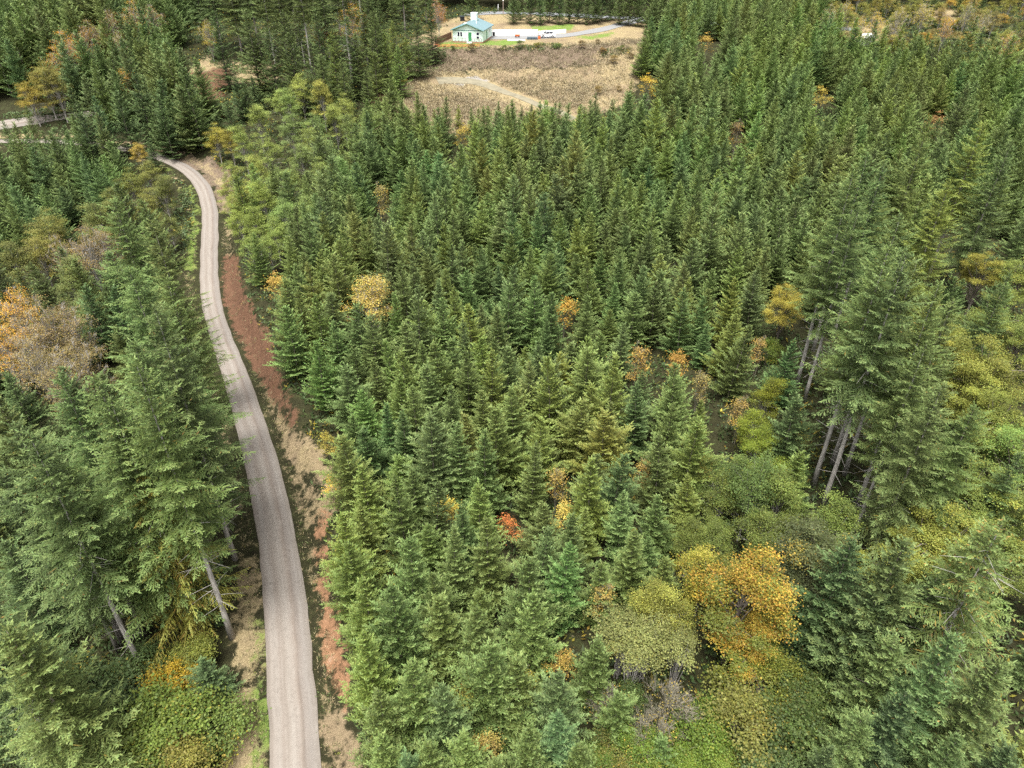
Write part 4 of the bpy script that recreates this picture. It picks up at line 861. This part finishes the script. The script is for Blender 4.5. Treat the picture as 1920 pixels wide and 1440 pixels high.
tag(tufts('undergrowth', x, y, 8, .6, .24, .6, .4, M_leaf, (.05, .078, .024), 11, (.05, .4, .15)), 'low green undergrowth between the trees', 'undergrowth', kind='stuff')
x, y = pts_where(60000, lambda t, s, l_, b, g, d, x, y, r: off(d, 2.2) & (np.abs(d) < 7) & (s < .5) & ((t > .3) | (np.abs(d) < 3.8)) & (r.rand(len(x)) < .5), -70, 30, 18, 130, 2)
tag(tufts('roadside_dry_grass', x, y, 5, .32, .05, .8, .12, M_leaf, (.26, .215, .12), 12, (0, 0, 0)), 'straw-coloured dry grass on the road verges', 'grass', kind='stuff')
x, y = pts_where(60000, lambda t, s, l_, b, g, d, x, y, r: off(d, 2.15) & (((np.abs(d) < 3.5) & (r.rand(len(x)) < .45)) | (l_ > .6)) & (s < .5), -75, 20, 18, 170, 3)
tag(tufts('roadside_green_grass', x, y, 5, .24, .05, .7, .12, M_leaf, (.1, .135, .04), 13, (0, .3, .2)), 'short green grass along the gravel road edges', 'grass', kind='stuff')
ontrk = lambda x, y: ((x[:, None] - trk[None, ::2, 0]) ** 2 + (y[:, None] - trk[None, ::2, 1]) ** 2).min(1) < 2.3 ** 2
x, y = pts_where(30000, lambda t, s, l_, b, g, d, x, y, r: (y > 150) & ~ontrk(x, y) & (b > .5) & off(d, 4), -60, 75, 150, 235, 4)
tag(tufts('bramble_thicket', x, y, 9, .6, .12, .7, .5, M_leaf, (.20, .165, .10), 14, (0, 0, 0)), 'brown leafless bramble thicket on the slope below the house', 'brambles', kind='stuff')
x, y = pts_where(30000, lambda t, s, l_, b, g, d, x, y, r: (y > 150) & ~ontrk(x, y) & ((t > .5) | ((b > .5) & (r.rand(len(x)) < .4))) & (l_ < .5) & off(d, 4) & (y < 206), -50, 75, 150, 260, 5)
tag(tufts('meadow_grass', x, y, 6, .6, .12, .9, .35, M_leaf, (.26, .215, .13), 15, (0, 0, 0)), 'pale dry meadow grass in the clearing', 'grass', kind='stuff')
x, y = pts_where(40000, lambda t, s, l_, b, g, d, x, y, r: (s > .5) & off(d, 2.8) & (y < 150) & (r.rand(len(x)) < .35), -75, 0, 18, 150, 8)
tag(tufts('bank_weeds', x, y, 5, .3, .06, .7, .16, M_leaf, (.16, .14, .07), 18, (0, .3, .1)), 'sparse weeds and straw rooted in the red road bank', 'weeds', kind='stuff')
# scattered bushes round the clearing
for n, (u, v, c) in enumerate([(945, 95, 0), (975, 92, 0), (1010, 90, 1), (1045, 92, 0), (1090, 92, 2), (1130, 100, 2), (1165, 95, 0), (1150, 120, 3), (1180, 110, 2), (1120, 84, 2), (800, 128, 0), (785, 118, 1), (775, 145, 1), (820, 112, 3), (768, 108, 0), (850, 96, 0), (885, 98, 2), (755, 160, 1), (1160, 172, 3), (1120, 178, 3), (800, 100, 2), (780, 70, 2), (800, 62, 3), (760, 90, 1)]):
    B(SHRUB[n % 3], u, v, (1.5, 2.2, 1.8)[n % 3], 4, vary([(.07, .1, .035), (.13, .13, .04), (.11, .085, .06), (.16, .13, .08)][c], .1), 1.0, word='low clearing bush', group='bushes scattered round the clearing', cat='shrub')
# green bramble patches, fern bank by the road bend, gravel stones at the road edge
GB = [[(950, 92), (1000, 84), (1045, 82), (1065, 88), (1000, 98), (950, 98)], [(760, 130), (790, 100), (830, 98), (850, 108), (800, 120), (770, 145)], [(330, 430), (340, 350), (310, 330), (330, 330), (362, 370), (362, 430), (345, 480)],
      [(0, 215), (90, 205), (110, 215), (30, 225)], [(430, 125), (480, 118), (500, 130), (440, 140)], [(1120, 95), (1180, 90), (1190, 100), (1130, 108)], [(730, 120), (770, 90), (775, 130), (745, 165)]]
r = np.random.RandomState(6); x = r.uniform(-140, 75, 60000); y = r.uniform(85, 240, 60000); u, v = project(x, y, zg(x, y))
k = np.any([in_poly(u, v, q) for q in GB], axis=0) & (np.abs(road_rel(x, y)[0]) > 2.8)
tag(tufts('fern_and_bramble_bank', x[k], y[k], 9, .6, .22, .5, .4, M_leaf, (.075, .11, .04), 16, (.05, .35, .2)), 'green ferns and brambles on the banks by the road bend and clearing', 'brambles', kind='stuff')
#@@HOUSE
# ------------------------------------------------------------------ the house and its yard
M_mint = plain('mint_siding', (.63, .76, .70), .7, 1.2, .05); M_white = plain('white_paint', (.82, .82, .82), .6, .8, .03)
M_roof = plain('slate_blue_roofing', (.135, .205, .225), .85, 2.0, .14); M_green = plain('green_paint', (.045, .22, .085), .55)
M_glass = plain('dark_glass', (.012, .016, .035), .12); M_brick = plain('reddish_footing', (.40, .22, .15), .9, 4, .15)
M_teal = plain('teal_trim', (.10, .20, .19), .6); M_wood = plain('brown_fence_boards', (.17, .10, .065), .85, 3, .2)
M_rail = plain('weathered_rail', (.24, .19, .16), .8); M_black = plain('black_plastic', (.02, .02, .024), .5); M_orange = plain('orange_plastic', (.62, .15, .05), .6)
M_conc = plain('pale_concrete', (.5, .49, .47), .9, 2, .06); M_slate = plain('slate_tarp', (.055, .075, .09), .7); M_steel = plain('galvanised_steel', (.45, .46, .47), .4, metal=.6)
M_carp = plain('white_car_paint', (.80, .81, .83), .25); M_tyre = plain('tyre_rubber', (.015, .015, .016), .8); M_lamp = plain('lamp_glass', (.75, .75, .72), .15); M_red = plain('red_lamp_glass', (.4, .02, .02), .2)
def part(name, mb, m, parent, label=None):
    o = obj(name, mb.mesh(name, m), parent)
    if label: o['label'] = label
    return o
def at(u, v): p = base_at(u, v); return float(p[0]), float(p[1]), float(zg(p[0], p[1]))
hx, hy, _ = at(877, 80.5); HZ = float(zg(hx, hy))
house = empty('house', hx, hy, HZ, R(-12)); tag(house, 'small mint-green house with blue-grey roof and square chimney at the clearing', 'house')
HW, HD, HE, RIDGE = 4.35, 11.5, 3.35, 1.55
mb = MB(); mb.poly([(-HW, 0, .42), (HW, 0, .42), (HW, 0, HE), (0, 0, HE + RIDGE - .1), (-HW, 0, HE), (-HW, HD, .42), (HW, HD, .42), (HW, HD, HE), (0, HD, HE + RIDGE - .1), (-HW, HD, HE)],
                   [(0, 1, 2, 3, 4), (9, 8, 7, 6, 5), (1, 6, 7, 2), (5, 0, 4, 9)])
wall = part('wall', mb, M_mint, house)
part('foundation', MB().box(-HW + .04, HW - .04, .04, HD - .04, -.8, .43), M_brick, house)
b = MB()
for z in np.arange(.62, HE - .1, .22): b.box(-HW - .012, HW + .012, -.014, 0, z, z + .03)
for z in np.arange(.62, HE - .1, .22): b.box(HW, HW + .014, .02, HD, z, z + .03)
o = part('siding_laps', b, M_mint, wall); o['kind'] = 'stuff'
def slope(sgn):
    q = MB(); ov = .5; yb, yf = HD + ov, -ov; ex = sgn * (HW + ov); ez = HE - RIDGE * ov / HW
    q.poly([(0, yf, HE + RIDGE), (ex, yf, ez), (ex, yb, ez), (0, yb, HE + RIDGE), (0, yf, HE + RIDGE + .16), (ex, yf, ez + .16), (ex, yb, ez + .16), (0, yb, HE + RIDGE + .16)],
           [(0, 1, 2, 3), (7, 6, 5, 4), (0, 4, 5, 1), (1, 5, 6, 2), (2, 6, 7, 3)]); return q
roof = part('roof', slope(-1), M_roof, house); part('roof', slope(1), M_roof, house)
for sgn in (-1, 1):
    q = MB(); q.tube([(sgn * (HW + .5), -.53, HE - RIDGE * .5 / HW - .02), (0, -.53, HE + RIDGE)], [.13, .13], 4); part('gable_trim', q, M_teal, house)
part('gable_band', MB().box(-HW, HW, -.05, -.016, HE - .28, HE - .1), M_teal, house)
ch = part('chimney', MB().box(-.95, .75, 7.6, 9.2, HE + .9, HE + RIDGE + 1.75), M_mint, roof); 
part('chimney_cap', MB().box(-1.03, .83, 7.52, 9.28, HE + RIDGE + 1.75, HE + RIDGE + 1.87), M_white, roof)
part('vent_pipe', MB().tube([(1.6, 4.2, HE + .8), (1.6, 4.2, HE + 1.75)], [.12, .12], 8), M_white, roof)
part('skylight', MB().box(-1.3, -.5, 1.2, 2.2, HE + 1.25, HE + 1.5), M_white, roof)
def window(x0, x1, z0, z1, side=False, y0=0):
    f = MB(); g = MB(); t = .09
    bx = (lambda a, b_, c, d, e, h: f.box(a, b_, -.07 + c, -.016 + d, e, h)) if not side else (lambda a, b_, c, d, e, h: f.box(HW + .016 - d, HW + .07 - c, a, b_, e, h))
    for a, b_, e, h in ((x0 - t, x1 + t, z1, z1 + t), (x0 - t, x1 + t, z0 - t, z0), (x0 - t, x0, z0, z1), (x1, x1 + t, z0, z1)): bx(a, b_, 0, 0, e, h)
    fr = part('window', f, M_white, house)
    g.box(x0, x1, -.03, .02, z0, z1) if not side else g.box(HW - .02, HW + .03, x0, x1, z0, z1)
    part('pane', g, M_glass, fr)
window(-2.85, -2.35, 1.62, 2.72); window(-2.05, -1.55, 1.62, 2.72); window(2.65, 3.35, 2.05, 2.72); window(2.65, 3.35, 1.15, 1.75)
window(8.2, 9.0, 1.7, 2.7, True)
dr = part('door', MB().box(.22, 1.2, -.06, .02, .5, 2.75), M_green, house); part('door_frame', MB().box(.1, .22, -.08, .01, .5, 2.86).box(1.2, 1.32, -.08, .01, .5, 2.86).box(.22, 1.2, -.08, .01, 2.75, 2.86), M_white, house)
part('door_knob', MB().tube([(1.08, -.06, 1.5), (1.08, -.13, 1.5)], [.04, .04], 6), M_steel, dr)
part('door', MB().box(HW - .02, HW + .06, 4.6, 5.5, .5, 2.7), M_green, house, 'green side door')
part('porch_step', MB().box(-.1, 1.5, -1.0, -.09, -.2, .34), M_conc, house)
rl = empty('porch_railing', hx, hy, HZ, R(-12)); tag(rl, 'low brown railing along the front of the mint-green house', 'railing')
for x0, x1 in ((-4.3, -.2), (1.6, 4.4)):
    part('rail', MB().box(x0, x1, -1.24, -1.18, 1.28, 1.36), M_rail, rl); part('rail', MB().box(x0, x1, -1.235, -1.185, .78, .84), M_rail, rl)
    for x in np.linspace(x0 + .05, x1 - .05, 5): part('post', MB().box(x - .05, x + .05, -1.26, -1.16, -.4, 1.275), M_rail, rl)
# board fence running from the house corner
def fence(name, label, p0, p1, h, m, pw, cat='fence'):
    (x0, y0, z0), (x1, y1, z1) = p0, p1; L = math.hypot(x1 - x0, y1 - y0); e = empty(name, x0, y0, z0, math.atan2(y1 - y0, x1 - x0)); tag(e, label, cat)
    n = max(2, int(L / pw)); bd = None; zl = lambda t: float(zg(x0 + (x1 - x0) * t, y0 + (y1 - y0) * t)) - z0
    for i in range(n):
        if bd is None: bd = part('board', MB().box(.01, L / n - .012, -.02, .02, -.3, h), m, e)
        else:
            c = bd.copy(); C.objects.link(c); c.parent = e; c.location = (L / n * i, .004 * (i % 3), zl((i + .5) / n) + .02 * math.sin(i * 2.1))
    for i in range(0, n + 1, 5): part('post', MB().box(L / n * i - .06, L / n * i + .06, .024, .14, zl(i / n) - .5, zl(i / n) + h + .08), m, e)
    return e
fence('board_fence', 'brown board fence running from the house corner toward the lawn', at(846, 72), at(816, 85), 1.7, M_wood, .3)
ef = empty('orange_mesh_fence', *at(814, 88)); tag(ef, 'low orange mesh fence along the front edge of the lawn', 'fence')
p0, p1 = at(814, 88), at(900, 88)
for k in range(9):
    t = k / 8; x = p0[0] + (p1[0] - p0[0]) * t; y = p0[1] + (p1[1] - p0[1]) * t; z = float(zg(x, y))
    part('stake', MB().box(x - p0[0] - .03, x - p0[0] + .03, y - p0[1] - .03, y - p0[1] + .03, z - p0[2] - .2, z - p0[2] + .85), M_wood, ef)
    if k < 8:
        x2 = p0[0] + (p1[0] - p0[0]) * (k + 1) / 8; z2 = float(zg(x2, y))
        q = MB()
        for hh_ in (.15, .4, .65): q.tube([(x - p0[0], 0, z - p0[2] + hh_), (x2 - p0[0], 0, z2 - p0[2] + hh_)], [.045, .045], 4)
        part('mesh_strip', q, M_orange, ef)
# long white wall behind the drive and its lower end
def wall_run(name, label, u0, v0, u1, v1, h, th=.25):
    a, b_ = at(u0, v0), at(u1, v1); L = math.hypot(b_[0] - a[0], b_[1] - a[1]); e = empty(name, *a, math.atan2(b_[1] - a[1], b_[0] - a[0])); tag(e, label, 'wall')
    part('panel', MB().box(0, L, -th / 2, th / 2, -.6, h), M_white, e); part('coping', MB().box(-.03, L + .03, -th / 2 - .04, th / 2 + .04, h, h + .07), M_white, e)
wall_run('white_wall', 'long plain white wall between the drive and the back lawn', 923, 66.6, 1008.5, 66.2, 1.5)
wall_run('white_wall', 'short low white wall end behind the parked car', 1009.5, 65.6, 1061, 61.8, 1.0)
# white car
def car(x, y, z, rz):
    e = empty('parked_car', x, y, z, rz); tag(e, 'white car parked at the end of the long white wall', 'car')
    prof = [(-2.25, .42), (-2.3, .75), (-2.15, 1.0), (-1.05, 1.1), (-.35, 1.55), (.9, 1.62), (1.75, 1.45), (2.2, 1.05), (2.28, .7), (2.2, .4)]
    V = []; n = len(prof); ws = [(.72, 0), (.9, 1), (.9, 1), (.72, 0)]
    for wy, f_ in ((-.78, 0), (-.92, 1), (.92, 1), (.78, 0)):
        for px_, pz in prof:
            tap = .80 if pz > 1.2 else 1.0; cx_ = px_ * (1 if f_ else .965); V.append((cx_, wy * tap, pz if f_ else .42 + (pz - .42) * 1.0))
    F = [tuple(range(n - 1, -1, -1)), tuple(3 * n + k for k in range(n))]
    for j in range(3):
        for k in range(n): F.append((j * n + k, j * n + (k + 1) % n, (j + 1) * n + (k + 1) % n, (j + 1) * n + k))
    body = part('body', MB().poly(V, F), M_carp, e)
    for s in (-1, 1):
        g = MB(); yy = s * .745
        g.poly([(-.82, s * .80, 1.16), (-.30, yy, 1.49), (.38, yy, 1.53), (.38, s * .80, 1.14)], [(0, 1, 2, 3)] if s < 0 else [(3, 2, 1, 0)]).poly([(.5, s * .80, 1.14), (.5, yy, 1.53), (1.0, yy, 1.52), (1.62, s * .80, 1.2)], [(0, 1, 2, 3)] if s < 0 else [(3, 2, 1, 0)])
        for q in g.v: q.y += s * .035
        part('side_window', g, M_glass, e)
        part('headlight', MB().box(-2.33, -2.2, s * .62 - .16, s * .62 + .16, .74, .9), M_lamp, e); part('tail_light', MB().box(2.18, 2.31, s * .66 - .12, s * .66 + .12, .8, 1.02), M_red, e)
        for wx in (-1.42, 1.4):
            w = part('wheel', MB().tube([(wx, s * .70, .34), (wx, s * .95, .34)], [.35, .35], 16), M_tyre, e); part('rim', MB().tube([(wx, s * .94, .34), (wx, s * .965, .34)], [.22, .22], 12), M_steel, w)
    part('windscreen', MB().poly([(-1.07, -.72, 1.13), (-1.07, .72, 1.13), (-.40, .62, 1.555), (-.40, -.62, 1.555)], [(0, 3, 2, 1)]), M_glass, e)
    return e
cxw = at(1026.5, 70.6); car(cxw[0], cxw[1], cxw[2] + .1, R(9))
# small things in the yard
t_ = at(998, 74); e = empty('covered_stack', *t_); tag(e, 'low dark slate covered stack at the edge of the drive', 'stack')
q = MB(); q.poly([(-1.6, -.5, -.1), (1.6, -.5, -.1), (1.6, .6, -.1), (-1.6, .6, -.1), (-1.5, -.42, .55), (1.5, -.42, .5), (1.45, .5, .6), (-1.45, .5, .66)], [(0, 1, 5, 4), (1, 2, 6, 5), (2, 3, 7, 6), (3, 0, 4, 7), (4, 5, 6, 7)]); part('cover', q, M_slate, e)
part('strap', MB().box(-.3, -.2, -.52, -.47, -.05, .5), M_black, e); part('strap', MB().box(.5, .6, -.52, -.47, -.05, .5), M_black, e)
t_ = at(1011, 73); e = empty('barrel', *t_); tag(e, 'red-orange barrel beside the parked white car', 'barrel')
part('drum', MB().tube([(0, 0, -.05), (0, 0, .25), (0, 0, .55), (0, 0, .85)], [.36, .40, .40, .36], 14), M_orange, e); part('lid', MB().tube([(0, 0, .855), (0, 0, .93)], [.38, .36], 14), M_slate, e)
t_ = at(970, 70.5); e = empty('garden_cart', *t_); tag(e, 'small orange cart standing on the grey drive', 'cart')
part('tub', MB().poly([(-.55, -.4, .35), (.55, -.4, .35), (.55, .4, .35), (-.55, .4, .35), (-.75, -.5, .8), (.75, -.5, .8), (.75, .5, .8), (-.75, .5, .8)], [(0, 1, 5, 4), (1, 2, 6, 5), (2, 3, 7, 6), (3, 0, 4, 7), (0, 3, 2, 1)]), M_orange, e)
for sx in (-.5, .5): part('wheel', MB().tube([(sx, -.5, .22), (sx, -.58, .22)], [.22, .22], 10), M_tyre, e)
part('handle', MB().tube([(.7, 0, .7), (1.2, 0, .95)], [.03, .03], 5), M_steel, e)
t_ = at(968, 75.5); e = empty('concrete_pad', *t_); tag(e, 'pale concrete slab at the lawn edge of the drive', 'slab'); part('slab', MB().box(-2.6, 2.6, -1.1, .9, -.3, .16), M_conc, e); part('slab_edge', MB().box(-2.65, 2.65, -1.18, -1.1, -.3, .10), M_conc, e)
for n, (u, v) in enumerate(((921, 69), (926, 68))):
    t_ = at(u, v); e = empty('rubbish_bin', *t_); tag(e, ('black rubbish bin standing closest to the house side wall', 'black rubbish bin farther from the house side wall')[n], 'bin', 'bins beside the house')
    part('tub', MB().poly([(-.28, -.3, 0), (.28, -.3, 0), (.28, .3, 0), (-.28, .3, 0), (-.36, -.4, 1.05), (.36, -.4, 1.05), (.36, .4, 1.05), (-.36, .4, 1.05)], [(0, 1, 5, 4), (1, 2, 6, 5), (2, 3, 7, 6), (3, 0, 4, 7), (0, 3, 2, 1)]), M_black, e); part('lid', MB().box(-.39, .39, -.44, .43, 1.05, 1.14), M_black, e)
t_ = at(867, 39); e = empty('compost_box', *t_); tag(e, 'dark square box alone on the pale grass slope behind the house', 'box'); part('box', MB().box(-.7, .7, -.6, .6, -.2, 1.3), M_black, e); part('lid', MB().box(-.78, .78, -.68, .68, 1.3, 1.42), M_slate, e)
t_ = at(943.5, 27); e = empty('utility_pole', *t_); tag(e, 'thin brown utility pole beside the paved road', 'pole')
part('pole', MB().tube([(0, 0, -.5), (0, 0, 4), (0, 0, 9)], [.15, .13, .1], 8), M_rail, e); part('crossarm', MB().box(-1, 1, -.06, .06, 8.2, 8.34), M_rail, e); part('white_marker', MB().box(-.17, .17, -.2, -.14, 4.0, 5.0), M_white, e)
t_ = at(934, 19); e = empty('marker_post', *t_); tag(e, 'white marker post on the far side of the paved road', 'post'); part('post', MB().box(-.12, .12, -.12, .12, -.2, 1.7), M_white, e); part('cap', MB().box(-.15, .15, -.15, .15, 1.7, 1.8), M_white, e)
t_ = at(1619, 84); e = empty('shed', *t_, R(15)); tag(e, 'white-roofed shed glimpsed between the far right-hand trees', 'shed')
part('wall', MB().box(-1.6, 1.6, -1.3, 1.3, -.3, 2.1), M_conc, e); part('roof', MB().poly([(-1.9, -1.6, 2.0), (1.9, -1.6, 2.0), (1.9, 1.6, 2.0), (-1.9, 1.6, 2.0), (-1.9, 0, 2.9), (1.9, 0, 2.9)], [(0, 1, 5, 4), (2, 3, 4, 5), (0, 4, 3), (1, 2, 5), (3, 2, 1, 0)]), M_white, e)

# ------------------------------------------------------------------ labels that say which tree: by what it stands nearest to, on which side, in which order
hxw = [('mint-green house', hx, hy)]
for nm, u, v in (('red bank', 480, 640), ('road bend', 395, 400), ('clearing track', 1056, 213), ('red clearing', 430, 150), ('paved road', 1100, 31), ('far gravel road', 60, 228), ('lower red soil strip', 622, 1180), ('upper road curve', 300, 290), ('white-roofed shed', 1619, 84)):
    p = base_at(u, v); LAND.append((nm, float(p[0]), float(p[1])))
LAND += hxw
SIDES = ['to the right of', 'behind and right of', 'behind', 'behind and left of', 'to the left of', 'in front and left of', 'in front of', 'in front and right of']
ORD = ['nearest', 'second', 'third', 'fourth', 'fifth', 'sixth', 'seventh', 'eighth', 'ninth', 'tenth', 'eleventh', 'twelfth', 'thirteenth', 'fourteenth', 'fifteenth', 'sixteenth', 'seventeenth', 'eighteenth', 'nineteenth', 'twentieth', 'twenty-first', 'twenty-second', 'twenty-third', 'twenty-fourth']
ORD += [f'{t}-{o}' if o else t2 for t, t2 in (('twenty', 'twentieth'), ('thirty', 'thirtieth'), ('forty', 'fortieth'), ('fifty', 'fiftieth'), ('sixty', 'sixtieth'), ('seventy', 'seventieth'), ('eighty', 'eightieth')) for o in ([''] + ORD[:0] + ['first'] + ORD[1:9])][5:]
assert ORD[24] == 'twenty-fifth', ORD[20:30]
buck = {}
for rec in REG:
    o, x, y = rec[:3]; best = min(LAND, key=lambda q: (q[1] - x) ** 2 + (q[2] - y) ** 2)
    dx, dy = x - best[1], y - best[2]; sct = int(round(math.atan2(dy, dx) / (math.pi / 4))) % 8
    buck.setdefault((best[0], sct, rec[3]), []).append((dx * dx + dy * dy, rec, best))
for (nm, sct, word), L in buck.items():
    L.sort(key=lambda q: q[0])
    for k, (_, rec, best) in enumerate(L):
        o, x, y, w, cw, cat, grp = rec
        if cw.split()[-1] in w or (cw in ('tawny', 'yellow-green') and any(a in w for a in ('autumn', 'yellow', 'pale', 'grey'))) or 'dark' in w: cw = ''
        if 'grey' in w: cw = ''
        lab = f'{cw} {w}, '.lstrip() + (f'the one just {SIDES[sct]} the {nm}' if len(L) == 1 else f'{ORD[min(k, 88)]} {SIDES[sct]} the {nm}')
        while len(lab.replace('-', ' ').split()) > 16: lab = lab.replace('the one just ', '', 1) if 'the one just ' in lab else lab.split(' ', 1)[1]
        tag(o, lab, cat, grp)
